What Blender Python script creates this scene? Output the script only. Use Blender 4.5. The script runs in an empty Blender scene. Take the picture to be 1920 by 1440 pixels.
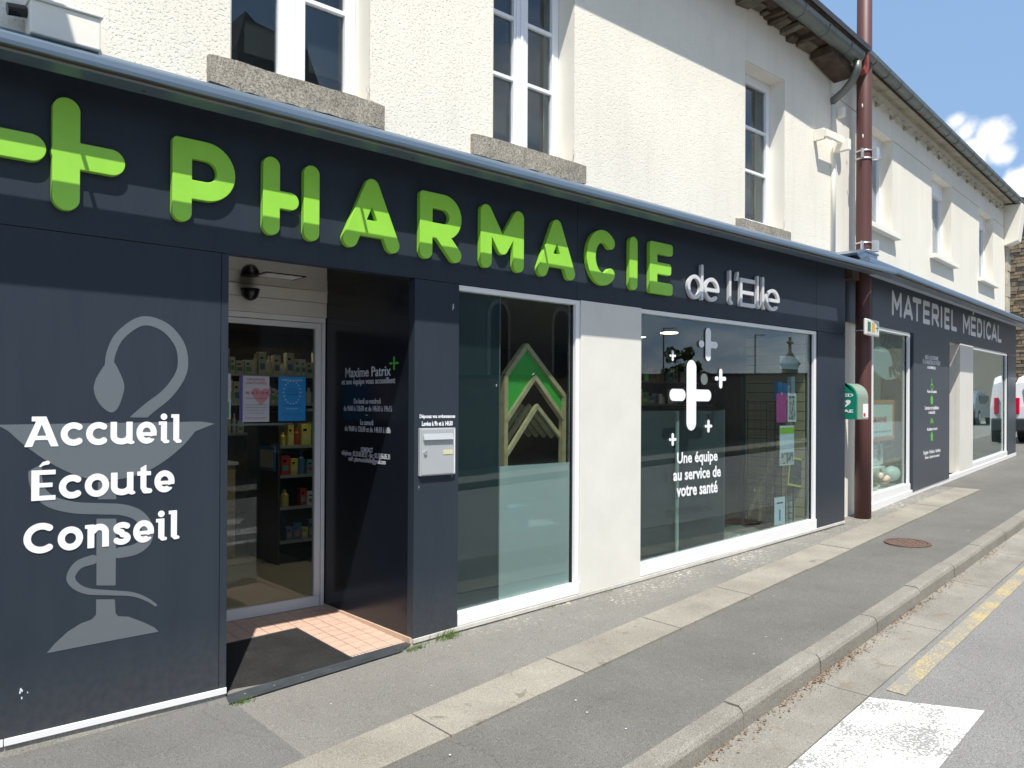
import bpy, math, random
import numpy as np
from mathutils import Vector, Matrix
random.seed(7)
S=bpy.context.scene; COL=S.collection
# ---------------------------------------------------------------- camera, world, sun, exposure
def cam_axes(pitch,roll,yaw):
    y=math.radians(yaw);F=np.array([math.cos(y),math.sin(y),0]);R=np.array([math.sin(y),-math.cos(y),0]);U=np.array([0,0,1.])
    p=math.radians(pitch);F2=F*math.cos(p)+U*math.sin(p);U2=U*math.cos(p)-F*math.sin(p);r=math.radians(roll)
    return R*math.cos(r)+U2*math.sin(r),U2*math.cos(r)-R*math.sin(r),F2
CR,CU,CF=cam_axes(.2,.3,48.65); CAM=np.array([0,0,1.6]); FPX=1490.
cd=bpy.data.cameras.new('camera'); cam=bpy.data.objects.new('camera',cd); COL.objects.link(cam); S.camera=cam
cd.sensor_width=36; cd.lens=FPX/1920*36; cd.shift_y=33.6/1920; cd.clip_start=.05; cd.clip_end=2000
cam.matrix_world=Matrix(((CR[0],CU[0],-CF[0],0),(CR[1],CU[1],-CF[1],0),(CR[2],CU[2],-CF[2],1.6),(0,0,0,1)))
def ray(px,py): return CF+CR*(px-960)/FPX-CU*(py-753.6)/FPX
SUN=Vector((-.617,-1,2.184)).normalized()
W=bpy.data.worlds.new("World"); S.world=W; W.use_nodes=True
wn=W.node_tree.nodes; wl_=W.node_tree.links; wn.clear()
sky=wn.new('ShaderNodeTexSky'); sky.sky_type='NISHITA'; sky.sun_disc=False
sky.sun_elevation=math.radians(61.7); sky.sun_rotation=math.atan2(SUN.x,SUN.y); sky.air_density=1.0; sky.dust_density=1.0; sky.ozone_density=1.5
bg=wn.new('ShaderNodeBackground'); bg.inputs[1].default_value=.085
wo=wn.new('ShaderNodeOutputWorld'); tc=wn.new('ShaderNodeTexCoord')
n1=wn.new('ShaderNodeTexNoise'); n1.inputs['Scale'].default_value=2.6; n1.inputs['Detail'].default_value=7; n1.inputs['Roughness'].default_value=.58
mp=wn.new('ShaderNodeMapping'); mp.inputs['Scale'].default_value=(1,1,2.6); mp.inputs['Location'].default_value=(3.1,1.7,.4)
wl_.new(tc.outputs['Generated'],mp.inputs[0]); wl_.new(mp.outputs[0],n1.inputs['Vector'])
rp=wn.new('ShaderNodeMapRange'); rp.inputs[1].default_value=.47; rp.inputs[2].default_value=.66; rp.interpolation_type='SMOOTHSTEP'; wl_.new(n1.outputs['Fac'],rp.inputs[0])
n2_=wn.new('ShaderNodeTexNoise'); n2_.inputs['Scale'].default_value=16; n2_.inputs['Detail'].default_value=6; wl_.new(tc.outputs['Generated'],n2_.inputs['Vector'])
def M(op,a,b=None,c=None):
    m=wn.new('ShaderNodeMath'); m.operation=op
    for i,x in enumerate((a,b,c)):
        if x is None: continue
        if isinstance(x,(int,float)): m.inputs[i].default_value=x
        else: wl_.new(x,m.inputs[i])
    return m.outputs[0]
acc=None
for (px,py,rr) in [(1792,228,26),(1812,248,30),(1852,262,40),(1826,285,44),(1868,290,34),(1905,342,34),(1940,362,60),(1990,330,60)]:
    d=ray(px,py); d=d/np.linalg.norm(d)
    v=wn.new('ShaderNodeVectorMath'); v.operation='DISTANCE'; v.inputs[1].default_value=tuple(d); wl_.new(tc.outputs['Generated'],v.inputs[0])
    s=M('SUBTRACT',rr/1690.,v.outputs['Value'])
    acc=s if acc is None else M('MAXIMUM',acc,s)
acc=M('ADD',acc,M('MULTIPLY',M('SUBTRACT',n2_.outputs['Fac'],.5),.05))
mr=wn.new('ShaderNodeMapRange'); mr.inputs[1].default_value=.0; mr.inputs[2].default_value=.011; mr.interpolation_type='SMOOTHSTEP'; wl_.new(acc,mr.inputs[0])
# the broken cloud field covers the whole sky apart from the clear patch the photograph shows
cv=wn.new('ShaderNodeVectorMath'); cv.operation='DOT_PRODUCT'; dd=ray(1800,60); dd=dd/np.linalg.norm(dd); cv.inputs[1].default_value=tuple(dd); wl_.new(tc.outputs['Generated'],cv.inputs[0])
cm=wn.new('ShaderNodeMapRange'); cm.inputs[1].default_value=.9; cm.inputs[2].default_value=.6; wl_.new(cv.outputs['Value'],cm.inputs[0])
fac=M('MAXIMUM',mr.outputs[0],M('MULTIPLY',rp.outputs[0],cm.outputs[0]))
haz=wn.new('ShaderNodeMixRGB'); haz.inputs[0].default_value=.7; haz.inputs[2].default_value=(2.7,4.4,7.1,1); wl_.new(sky.outputs[0],haz.inputs[1])
mx=wn.new('ShaderNodeMixRGB'); mx.inputs[2].default_value=(8.5,8.7,9.0,1); wl_.new(fac,mx.inputs[0]); wl_.new(haz.outputs[0],mx.inputs[1])
wl_.new(mx.outputs[0],bg.inputs[0]); wl_.new(bg.outputs[0],wo.inputs[0])
sl=bpy.data.lights.new('sun','SUN'); sl.energy=4.2; sl.angle=math.radians(.53); sl.color=(1,.96,.88)
so=bpy.data.objects.new('sun',sl); COL.objects.link(so); so.rotation_euler=(-SUN).to_track_quat('-Z','Y').to_euler(); so.location=(-5,-8,20)
S.view_settings.view_transform='Standard'; S.view_settings.look='None'; S.view_settings.exposure=.60; S.view_settings.gamma=1
S.render.engine='CYCLES'; S.cycles.max_bounces=8; S.cycles.transparent_max_bounces=16; S.cycles.transmission_bounces=4
# ---------------------------------------------------------------- planes
D=4.25
P0=np.array((9.0,4.32,0)); A2=math.radians(6.7); D2=np.array([math.cos(A2),math.sin(A2),0]); N2=np.array([-math.sin(A2),math.cos(A2),0])
def T0(x,y,z): return (x,y,z)
def T1(u,v,w): return (u,D-w,v)                      # pharmacy front plane: along, up, outwards
def T2(s,v,w):
    p=P0+D2*s-N2*w; return (p[0],p[1],v+.008*s)      # medical shop plane (its lines climb a little with the street)
RX=2.905
def TR(u,v,w): return (RX-w,5.45-u,v)                # doorway reveal, reads from back to front
def hit(px,py,p0,n):
    r=ray(px,py);p0=np.array(p0,float);n=np.array(n,float);return CAM+r*((p0-CAM)@n)/(r@n)
def a1(px,py,w=0): p=hit(px,py,(0,D-w,0),(0,1,0)); return float(p[0]),float(p[2])
def a2(px,py,w=0):
    p=hit(px,py,P0-N2*w,N2); s=float((p-P0)@D2); return s,float(p[2])-.008*s
def aR(px,py): p=hit(px,py,(RX,0,0),(1,0,0)); return 5.45-float(p[1]),float(p[2])
def gz(x,y):                                          # ground height: street rises to the right
    xx=max(-30,min(x,12)); return -.05+.0365*xx+.033*max(0,min(x,30)-12)+.02*(max(-6,min(y,4.3))-4.25)
def yk(x): return 2.03+.1035*x                        # inner edge of the kerb
# ---------------------------------------------------------------- materials
def nmat(name):
    m=bpy.data.materials.new(name); m.use_nodes=True; n=m.node_tree.nodes; b=n['Principled BSDF']; return m,n,m.node_tree.links,b
def simple(name,col,rough=.5,metal=0,var=0,scale=8,bump=0,bscale=60,spec=None,coat=0):
    m,n,l,b=nmat(name); b.inputs['Base Color'].default_value=(*col,1); b.inputs['Roughness'].default_value=rough; b.inputs['Metallic'].default_value=metal
    if spec is not None: b.inputs['Specular IOR Level'].default_value=spec
    if coat: b.inputs['Coat Weight'].default_value=coat
    if var or bump:
        tcn=n.new('ShaderNodeTexCoord'); g=n.new('ShaderNodeNewGeometry')
    if var:
        t=n.new('ShaderNodeTexNoise'); t.inputs['Scale'].default_value=scale; t.inputs['Detail'].default_value=6; t.inputs['Roughness'].default_value=.65; l.new(g.outputs['Position'],t.inputs['Vector'])
        r=n.new('ShaderNodeValToRGB'); r.color_ramp.elements[0].position=.3; r.color_ramp.elements[1].position=.7
        r.color_ramp.elements[0].color=(*[c*(1-var) for c in col],1); r.color_ramp.elements[1].color=(*[min(1,c*(1+var)) for c in col],1)
        l.new(t.outputs['Fac'],r.inputs[0]); l.new(r.outputs[0],b.inputs['Base Color'])
    if bump:
        t=n.new('ShaderNodeTexNoise'); t.inputs['Scale'].default_value=bscale; t.inputs['Detail'].default_value=4; l.new(g.outputs['Position'],t.inputs['Vector'])
        bp=n.new('ShaderNodeBump'); bp.inputs['Strength'].default_value=bump; bp.inputs['Distance'].default_value=.01; l.new(t.outputs['Fac'],bp.inputs['Height']); l.new(bp.outputs[0],b.inputs['Normal'])
    return m
def speckled(name,base,dark,light,fine=170,bump=.35,blotch=.12,lscale=1.3,spots=None,wallspots=False,dist=.004):
    """aggregate surface: fine stone grain over broad stains, optional pale lichen spots"""
    m,n,l,b=nmat(name); g=n.new('ShaderNodeNewGeometry'); b.inputs['Roughness'].default_value=.9; b.inputs['Specular IOR Level'].default_value=.2
    f=n.new('ShaderNodeTexNoise'); f.inputs['Scale'].default_value=fine; f.inputs['Detail'].default_value=3; f.inputs['Roughness'].default_value=.7; l.new(g.outputs['Position'],f.inputs['Vector'])
    r=n.new('ShaderNodeValToRGB'); e=r.color_ramp.elements; e[0].position=.30; e[0].color=(*dark,1); e[1].position=.70; e[1].color=(*light,1); x=e.new(.5); x.color=(*base,1); l.new(f.outputs['Fac'],r.inputs[0])
    t=n.new('ShaderNodeTexNoise'); t.inputs['Scale'].default_value=lscale; t.inputs['Detail'].default_value=8; t.inputs['Roughness'].default_value=.62; l.new(g.outputs['Position'],t.inputs['Vector'])
    mr=n.new('ShaderNodeMapRange'); mr.inputs[1].default_value=.3; mr.inputs[2].default_value=.7; mr.inputs[3].default_value=1-blotch; mr.inputs[4].default_value=1+blotch; l.new(t.outputs['Fac'],mr.inputs[0])
    mm=n.new('ShaderNodeVectorMath'); mm.operation='SCALE'; l.new(r.outputs[0],mm.inputs[0]); l.new(mr.outputs[0],mm.inputs['Scale'])
    out=mm.outputs[0]
    def spotmix(out,scale,th,col,mask=None,soft=.03):
        v=n.new('ShaderNodeTexNoise'); v.inputs['Scale'].default_value=scale; v.inputs['Detail'].default_value=5; v.inputs['Roughness'].default_value=.6; l.new(g.outputs['Position'],v.inputs['Vector'])
        q=n.new('ShaderNodeMapRange'); q.inputs[1].default_value=th; q.inputs[2].default_value=th+soft; l.new(v.outputs['Fac'],q.inputs[0])
        fo=q.outputs[0]
        if mask is not None:
            k=n.new('ShaderNodeMath'); k.operation='MULTIPLY'; l.new(fo,k.inputs[0]); l.new(mask,k.inputs[1]); fo=k.outputs[0]
        mxx=n.new('ShaderNodeMixRGB'); l.new(fo,mxx.inputs[0]); l.new(out,mxx.inputs[1]); mxx.inputs[2].default_value=(*col,1); return mxx.outputs[0]
    if 'asphalt' in name:
        dn=n.new('ShaderNodeTexNoise'); dn.inputs['Scale'].default_value=2.2; dn.inputs['Detail'].default_value=6; l.new(g.outputs['Position'],dn.inputs['Vector'])
        dv=n.new('ShaderNodeVectorMath'); dv.operation='MULTIPLY_ADD'; dv.inputs[1].default_value=(.55,.55,.1); l.new(dn.outputs['Color'],dv.inputs[0]); l.new(g.outputs['Position'],dv.inputs[2])
        cvv=n.new('ShaderNodeTexVoronoi'); cvv.feature='DISTANCE_TO_EDGE'; cvv.inputs['Scale'].default_value=.42; l.new(dv.outputs[0],cvv.inputs['Vector'])
        cq=n.new('ShaderNodeMapRange'); cq.inputs[1].default_value=.0006; cq.inputs[2].default_value=.0026; cq.inputs[3].default_value=.84; cq.inputs[4].default_value=1; l.new(cvv.outputs['Distance'],cq.inputs[0])
        cs_=n.new('ShaderNodeVectorMath'); cs_.operation='SCALE'; l.new(out,cs_.inputs[0]); l.new(cq.outputs[0],cs_.inputs['Scale']); out=cs_.outputs[0]
    if spots: out=spotmix(out,*spots)
    if wallspots:
        sp=n.new('ShaderNodeSeparateXYZ'); l.new(g.outputs['Position'],sp.inputs[0])
        q=n.new('ShaderNodeMapRange'); q.inputs[1].default_value=3.72; q.inputs[2].default_value=4.15; l.new(sp.outputs['Y'],q.inputs[0])
        q2=n.new('ShaderNodeMapRange'); q2.inputs[1].default_value=3.2; q2.inputs[2].default_value=3.8; l.new(sp.outputs['X'],q2.inputs[0])
        k=n.new('ShaderNodeMath'); k.operation='MULTIPLY'; l.new(q.outputs[0],k.inputs[0]); l.new(q2.outputs[0],k.inputs[1])
        lm=n.new('ShaderNodeTexNoise'); lm.inputs['Scale'].default_value=2.3; lm.inputs['Detail'].default_value=3; l.new(g.outputs['Position'],lm.inputs['Vector'])
        lq=n.new('ShaderNodeMapRange'); lq.inputs[1].default_value=.42; lq.inputs[2].default_value=.60; l.new(lm.outputs['Fac'],lq.inputs[0])
        k2=n.new('ShaderNodeMath'); k2.operation='MULTIPLY'; l.new(k.outputs[0],k2.inputs[0]); l.new(lq.outputs[0],k2.inputs[1])
        out=spotmix(out,34,.555,(.50,.48,.39),k2.outputs[0],.05)
    l.new(out,b.inputs['Base Color'])
    bp=n.new('ShaderNodeBump'); bp.inputs['Strength'].default_value=bump; bp.inputs['Distance'].default_value=dist; l.new(f.outputs['Fac'],bp.inputs['Height']); l.new(bp.outputs[0],b.inputs['Normal'])
    return m
def roughcast(name,col,strength=.9,scale=75,dist=.012):
    m,n,l,b=nmat(name); g=n.new('ShaderNodeNewGeometry'); b.inputs['Roughness'].default_value=.92; b.inputs['Specular IOR Level'].default_value=.15
    t=n.new('ShaderNodeTexNoise'); t.inputs['Scale'].default_value=1.1; t.inputs['Detail'].default_value=7; l.new(g.outputs['Position'],t.inputs['Vector'])
    v=n.new('ShaderNodeTexNoise'); v.inputs['Scale'].default_value=scale; v.inputs['Detail'].default_value=3; v.inputs['Roughness'].default_value=.6; v.inputs['Distortion'].default_value=.15; l.new(g.outputs['Position'],v.inputs['Vector'])
    r=n.new('ShaderNodeValToRGB'); e=r.color_ramp.elements; e[0].position=.3; e[1].position=.75; e[0].color=(*[c*.93 for c in col],1); e[1].color=(*[min(.92,c*1.03) for c in col],1); l.new(t.outputs['Fac'],r.inputs[0])
    mp_=n.new('ShaderNodeMapping'); mp_.inputs['Scale'].default_value=(6,6,.5); l.new(g.outputs['Position'],mp_.inputs[0])
    sk=n.new('ShaderNodeTexNoise'); sk.inputs['Scale'].default_value=1.3; sk.inputs['Detail'].default_value=8; sk.inputs['Roughness'].default_value=.7; l.new(mp_.outputs[0],sk.inputs['Vector'])
    sq=n.new('ShaderNodeMapRange'); sq.inputs[1].default_value=.5; sq.inputs[2].default_value=.8; sq.inputs[3].default_value=1; sq.inputs[4].default_value=.91; l.new(sk.outputs['Fac'],sq.inputs[0])
    # slightly darker base colour in the pits
    q=n.new('ShaderNodeMapRange'); q.inputs[1].default_value=.28; q.inputs[2].default_value=.38; l.new(v.outputs['Fac'],q.inputs[0])
    mxx=n.new('ShaderNodeMixRGB'); l.new(q.outputs[0],mxx.inputs[0]); mxx.inputs[1].default_value=(*[c*.90 for c in col],1); l.new(r.outputs[0],mxx.inputs[2]); vm=n.new('ShaderNodeVectorMath'); vm.operation='SCALE'; l.new(mxx.outputs[0],vm.inputs[0]); l.new(sq.outputs[0],vm.inputs['Scale']); l.new(vm.outputs[0],b.inputs['Base Color'])
    q3=n.new('ShaderNodeMapRange'); q3.inputs[1].default_value=.28; q3.inputs[2].default_value=.46; l.new(v.outputs['Fac'],q3.inputs[0])
    bp=n.new('ShaderNodeBump'); bp.inputs['Strength'].default_value=strength; bp.inputs['Distance'].default_value=dist; l.new(q3.outputs[0],bp.inputs['Height']); l.new(bp.outputs[0],b.inputs['Normal'])
    return m
def glassm(name,tint,refl=1.0,rough=0):
    m=bpy.data.materials.new(name); m.use_nodes=True; n=m.node_tree.nodes; l=m.node_tree.links; n.clear()
    o=n.new('ShaderNodeOutputMaterial'); t=n.new('ShaderNodeBsdfTransparent'); t.inputs[0].default_value=(*tint,1); g=n.new('ShaderNodeBsdfGlossy'); g.inputs['Roughness'].default_value=rough; g.inputs[0].default_value=(.95,.98,1,1)
    f=n.new('ShaderNodeLayerWeight'); f.inputs[0].default_value=.5                    # facing = 1-cos, Schlick reflectance of a thin pane
    p=n.new('ShaderNodeMath'); p.operation='POWER'; p.inputs[1].default_value=5; l.new(f.outputs['Facing'],p.inputs[0])
    q=n.new('ShaderNodeMath'); q.operation='MULTIPLY_ADD'; q.inputs[1].default_value=.95*refl; q.inputs[2].default_value=.043*refl; q.use_clamp=True; l.new(p.outputs[0],q.inputs[0])
    x=n.new('ShaderNodeMixShader'); l.new(q.outputs[0],x.inputs[0]); l.new(t.outputs[0],x.inputs[1]); l.new(g.outputs[0],x.inputs[2]); l.new(x.outputs[0],o.inputs[0]); return m
def paper(name,base,ink,scale=90,th=.52,stretch=(1,1,3)):
    m,n,l,b=nmat(name); g=n.new('ShaderNodeNewGeometry'); b.inputs['Roughness'].default_value=.5
    mp_=n.new('ShaderNodeMapping'); mp_.inputs['Scale'].default_value=stretch; l.new(g.outputs['Position'],mp_.inputs[0])
    t=n.new('ShaderNodeTexNoise'); t.inputs['Scale'].default_value=scale; t.inputs['Detail'].default_value=2; l.new(mp_.outputs[0],t.inputs['Vector'])
    q=n.new('ShaderNodeMapRange'); q.inputs[1].default_value=th; q.inputs[2].default_value=th+.05; l.new(t.outputs['Fac'],q.inputs[0])
    x=n.new('ShaderNodeMixRGB'); l.new(q.outputs[0],x.inputs[0]); x.inputs[1].default_value=(*base,1); x.inputs[2].default_value=(*ink,1); l.new(x.outputs[0],b.inputs['Base Color']); return m
def emis(name,col,st):
    m,n,l,b=nmat(name); b.inputs['Base Color'].default_value=(*col,1); b.inputs['Emission Color'].default_value=(*col,1); b.inputs['Emission Strength'].default_value=st; return m
K={}
K['clad']=simple('anthracite_panel',(.036,.050,.070),.40,0,.07,1.2,spec=.22)
def cladding():
    m,n,l,b=nmat('anthracite_cladding'); g=n.new('ShaderNodeNewGeometry'); b.inputs['Specular IOR Level'].default_value=.22
    mp_=n.new('ShaderNodeMapping'); mp_.inputs['Scale'].default_value=(5,5,.55); l.new(g.outputs['Position'],mp_.inputs[0])
    t=n.new('ShaderNodeTexNoise'); t.inputs['Scale'].default_value=2.2; t.inputs['Detail'].default_value=7; t.inputs['Roughness'].default_value=.65; l.new(mp_.outputs[0],t.inputs['Vector'])
    r=n.new('ShaderNodeValToRGB'); e=r.color_ramp.elements; e[0].position=.35; e[0].color=(.026,.035,.049,1); e[1].position=.72; e[1].color=(.030,.040,.054,1); l.new(t.outputs['Fac'],r.inputs[0])
    sp=n.new('ShaderNodeSeparateXYZ'); l.new(g.outputs['Position'],sp.inputs[0])
    h=n.new('ShaderNodeMath'); h.operation='MULTIPLY_ADD'; h.inputs[1].default_value=-.034; l.new(sp.outputs['X'],h.inputs[0]); l.new(sp.outputs['Z'],h.inputs[2])
    q=n.new('ShaderNodeMapRange'); q.inputs[1].default_value=.42; q.inputs[2].default_value=.0; q.inputs[3].default_value=0; q.inputs[4].default_value=.28; l.new(h.outputs[0],q.inputs[0])
    t2=n.new('ShaderNodeTexNoise'); t2.inputs['Scale'].default_value=28; t2.inputs['Detail'].default_value=6; l.new(g.outputs['Position'],t2.inputs['Vector'])
    k=n.new('ShaderNodeMath'); k.operation='MULTIPLY'; l.new(q.outputs[0],k.inputs[0]); l.new(t2.outputs['Fac'],k.inputs[1])
    x=n.new('ShaderNodeMixRGB'); l.new(k.outputs[0],x.inputs[0]); l.new(r.outputs[0],x.inputs[1]); x.inputs[2].default_value=(.22,.20,.17,1); l.new(x.outputs[0],b.inputs['Base Color'])
    rr=n.new('ShaderNodeMapRange'); rr.inputs[3].default_value=.30; rr.inputs[4].default_value=.55; l.new(t.outputs['Fac'],rr.inputs[0]); l.new(rr.outputs[0],b.inputs['Roughness'])
    t3=n.new('ShaderNodeTexNoise'); t3.inputs['Scale'].default_value=.9; l.new(g.outputs['Position'],t3.inputs['Vector']); bp=n.new('ShaderNodeBump'); bp.inputs['Strength'].default_value=.25; bp.inputs['Distance'].default_value=.02; l.new(t3.outputs['Fac'],bp.inputs['Height']); l.new(bp.outputs[0],b.inputs['Normal'])
    return m
K['clad']=cladding()
K['cladg']=simple('glossy_anthracite_panel',(.009,.012,.019),.2,0,spec=.4)
K['render']=roughcast('cream_roughcast',(.86,.81,.705),.55,66,.010)
K['smooth']=simple('cream_smooth_render',(.84,.80,.705),.85,0,.03,3,.06,120)
K['render2']=roughcast('cream_fine_render',(.84,.80,.70),.3,130,.005)
K['beige']=simple('pale_beige_panel',(.72,.70,.64),.45,0,.045,3.5)
K['white']=simple('white_lacquered_aluminium',(.82,.82,.82),.3)
K['pvc']=simple('white_window_paint',(.86,.87,.9),.35)
K['trimw']=simple('dusty_pale_trim',(.58,.56,.51),.5,0,.12,9)
K['granite']=speckled('granite_sill',(.30,.27,.22),(.08,.07,.06),(.52,.48,.40),110,.5,.25,6)
K['steel']=simple('bluish_lacquered_metal',(.13,.18,.24),.28,.25,.06,5)
K['groove']=simple('brown_groove',(.07,.055,.035),.6)
K['lip']=simple('pale_metal_lip',(.45,.47,.46),.4,.5)
K['green']=simple('lime_green_letter',(.30,.66,.06),.42,0,.05,5)
K['greend']=simple('green_print',(.10,.50,.05),.5)
K['silver']=simple('satin_silver_letter',(.70,.70,.71),.35,.15)
K['vinyl']=simple('white_vinyl',(.86,.86,.88),.45)
K['vinylgrey']=simple('grey_vinyl',(.122,.142,.158),.4)
K['vinyldim']=simple('pale_grey_vinyl',(.70,.72,.76),.45)
K['glass']=glassm('shop_glass',(.80,.88,.87),1.5)
K['glassd']=glassm('door_glass',(.72,.78,.76),1.0)
K['glassu']=glassm('upstairs_glass',(.8,.85,.86),1.3)
K['glassg']=glassm('green_tinted_glass',(.86,.96,.91),1.3)
K['film']=simple('teal_backed_film',(.016,.032,.038),.5)
K['wood']=simple('pale_oak',(.52,.38,.21),.6,0,.22,14,.1,80)
K['board']=simple('green_board',(.06,.42,.05),.55)
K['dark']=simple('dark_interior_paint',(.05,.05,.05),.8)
K['darkpanel']=simple('charcoal_display_panel',(.042,.053,.055),.6,0,.05,2)
K['room']=simple('interior_wall',(.30,.25,.19),.8)
K['roomw']=simple('interior_brown_wall',(.16,.085,.045),.7,0,.2,3)
K['floor']=simple('interior_floor',(.45,.38,.28),.35,0,.06,3)
K['walk']=speckled('pavement_asphalt',(.195,.186,.17),(.088,.084,.077),(.33,.32,.29),190,.5,.12,1.1,(55,.70,(.42,.42,.38)),True)
K['walk2']=speckled('outer_pavement_asphalt',(.145,.139,.128),(.064,.061,.057),(.26,.25,.23),190,.5,.14,1.3,(60,.71,(.42,.42,.40)))
K['walk3']=speckled('old_asphalt_patch',(.15,.145,.138),(.07,.068,.065),(.25,.24,.23),190,.5,.14,1.5,(60,.73,(.4,.4,.38)))
K['concrete']=speckled('buff_concrete',(.275,.254,.214),(.155,.144,.12),(.39,.366,.32),150,.35,.2,1.7,(9,.64,(.20,.185,.15)))
K['kerb']=speckled('kerb_concrete',(.235,.222,.192),(.12,.11,.092),(.35,.333,.297),140,.45,.17,2.2,(12,.66,(.20,.19,.16)))
K['channel']=speckled('gutter_concrete',(.25,.233,.202),(.135,.126,.108),(.36,.34,.305),150,.4,.2,1.6,(7,.62,(.22,.19,.15)))
K['road']=speckled('road_asphalt',(.215,.211,.204),(.098,.096,.092),(.355,.35,.336),150,.7,.09,.8,None,False,.006)
K['plinth']=speckled('plinth_concrete',(.36,.34,.30),(.25,.235,.2),(.46,.44,.39),120,.3,.15,3)
K['slate']=simple('slate',(.035,.038,.045),.55,0,.2,6)
K['zinc']=simple('weathered_zinc',(.16,.18,.165),.42,.35,.22,3.5)
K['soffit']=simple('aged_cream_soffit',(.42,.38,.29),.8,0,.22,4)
K['darkwood']=simple('dark_eaves_timber',(.07,.045,.03),.8,0,.5,9,.4,30)
K['eavestone']=simple('weathered_eaves_stone',(.13,.112,.08),.9,0,.5,12,.6,40)
K['brown']=simple('brown_red_pole_paint',(.105,.040,.036),.52,0,.06,3)
K['galv']=simple('galvanised_band',(.62,.63,.65),.32,.7)
K['red']=simple('rust_red_board',(.26,.045,.02),.6,0,.2,8)
K['tile']=simple('salmon_floor_tile',(.60,.42,.33),.6,0,.12,25,.2,90)
K['grout']=simple('grout',(.40,.29,.235),.9)
K['mat']=speckled('ribbed_black_mat',(.022,.022,.022),(.008,.008,.008),(.06,.06,.06),220,.8,.3,4)
K['rubber']=simple('grey_rubber_ramp',(.05,.058,.065),.5,0,.3,7,.3,60)
K['box']=simple('letterbox_metal',(.44,.46,.47),.35,.15)
K['slot']=simple('pale_yellow_label',(.62,.58,.36),.5)
K['black']=simple('black_plastic',(.012,.012,.014),.25)
K['iron']=speckled('cast_iron',(.13,.085,.068),(.06,.04,.03),(.22,.15,.125),160,.4,.2,8)
K['grass']=simple('grass_blade',(.10,.17,.03),.7,0,.3,20)
K['leaf']=simple('dry_leaf',(.22,.12,.05),.8,0,.35,30)
K['yellow']=None
K['stone']=simple('brown_schist',(.27,.20,.125),.9,0,.35,7,.5,40)
K['stone2']=simple('grey_brown_schist',(.20,.165,.12),.9,0,.3,9,.5,40)
K['mortar']=simple('stone_mortar',(.30,.25,.18),.95)
K['stonew']=simple('church_stone',(.19,.17,.145),.9,0,.25,2)
K['stonec']=simple('dressed_pale_stone',(.44,.40,.32),.85,0,.2,6)
K['aed']=simple('aed_green',(.008,.22,.14),.35)
K['aedg']=simple('aed_grey_green',(.26,.32,.25),.4)
K['magenta']=paper('magenta_leaflet',(.42,.03,.22),(.75,.45,.6),70,.62)
K['paperw']=paper('printed_white_paper',(.72,.75,.80),(.30,.33,.38),120,.56)
K['photo']=paper('photo_leaflet',(.45,.45,.42),(.10,.12,.10),30,.5,(1,1,1))
K['blackp']=paper('black_poster',(.02,.02,.02),(.5,.5,.5),60,.63)
K['bluep']=simple('blue_poster',(.02,.27,.62),.5)
K['lime']=simple('lime_print',(.30,.55,.04),.5)
K['pink']=simple('pink_print',(.62,.30,.32),.5)
K['ylw']=simple('yellow_border',(.62,.55,.05),.5)
K['orange']=simple('orange_frame',(.60,.20,.07),.5)
K['wire']=simple('dark_wire',(.03,.03,.03),.4,.6)
K['slat']=simple('slatwall_beige',(.48,.37,.21),.6,0,.05,4)
K['van']=simple('white_van_paint',(.80,.81,.83),.2,coat=.5)
K['redl']=simple('red_lamp_lens',(.55,.01,.05),.15)
K['bumper']=simple('grey_bumper',(.035,.04,.045),.45)
K['tyre']=simple('tyre',(.02,.02,.02),.8)
K['mint']=simple('pale_green_backdrop',(.60,.70,.60),.7)
K['softtoy']=simple('beige_plush',(.42,.36,.28),.95,0,.2,30)
K['crown']=simple('tree_foliage',(.06,.10,.025),.7,0,.35,3)
K['bark']=simple('bark',(.09,.065,.045),.9)
K['panelc']=emis('ceiling_panel_glow',(1,.9,.72),5.5)  # fill glow of the unseen panels added inside the shop
K['lampc']=emis('ceiling_lamp_glow',(1,.82,.45),14)
K['win']=simple('dark_church_window',(.02,.022,.025),.2)
def worn(name,col,base,th):
    m,n,l,b=nmat(name); g=n.new('ShaderNodeNewGeometry'); b.inputs['Roughness'].default_value=.8
    t=n.new('ShaderNodeTexNoise'); t.inputs['Scale'].default_value=75; t.inputs['Detail'].default_value=3; l.new(g.outputs['Position'],t.inputs['Vector'])
    t2=n.new('ShaderNodeTexNoise'); t2.inputs['Scale'].default_value=4; t2.inputs['Detail'].default_value=5; l.new(g.outputs['Position'],t2.inputs['Vector'])
    a=n.new('ShaderNodeMath'); a.operation='MULTIPLY_ADD'; a.inputs[1].default_value=.55; l.new(t2.outputs['Fac'],a.inputs[0]); l.new(t.outputs['Fac'],a.inputs[2])
    q=n.new('ShaderNodeMapRange'); q.inputs[1].default_value=th; q.inputs[2].default_value=th+.05; l.new(a.outputs[0],q.inputs[0])
    x=n.new('ShaderNodeMixRGB'); l.new(q.outputs[0],x.inputs[0]); x.inputs[1].default_value=(*col,1); x.inputs[2].default_value=(*base,1); l.new(x.outputs[0],b.inputs['Base Color'])
    bp=n.new('ShaderNodeBump'); bp.inputs['Strength'].default_value=.4; bp.inputs['Distance'].default_value=.005; l.new(t.outputs['Fac'],bp.inputs['Height']); l.new(bp.outputs[0],b.inputs['Normal'])
    return m
K['zebra']=worn('worn_white_road_paint',(.72,.71,.68),(.27,.265,.255),.785)
K['yellow']=worn('worn_yellow_road_paint',(.44,.35,.16),(.25,.24,.22),.715)
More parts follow.
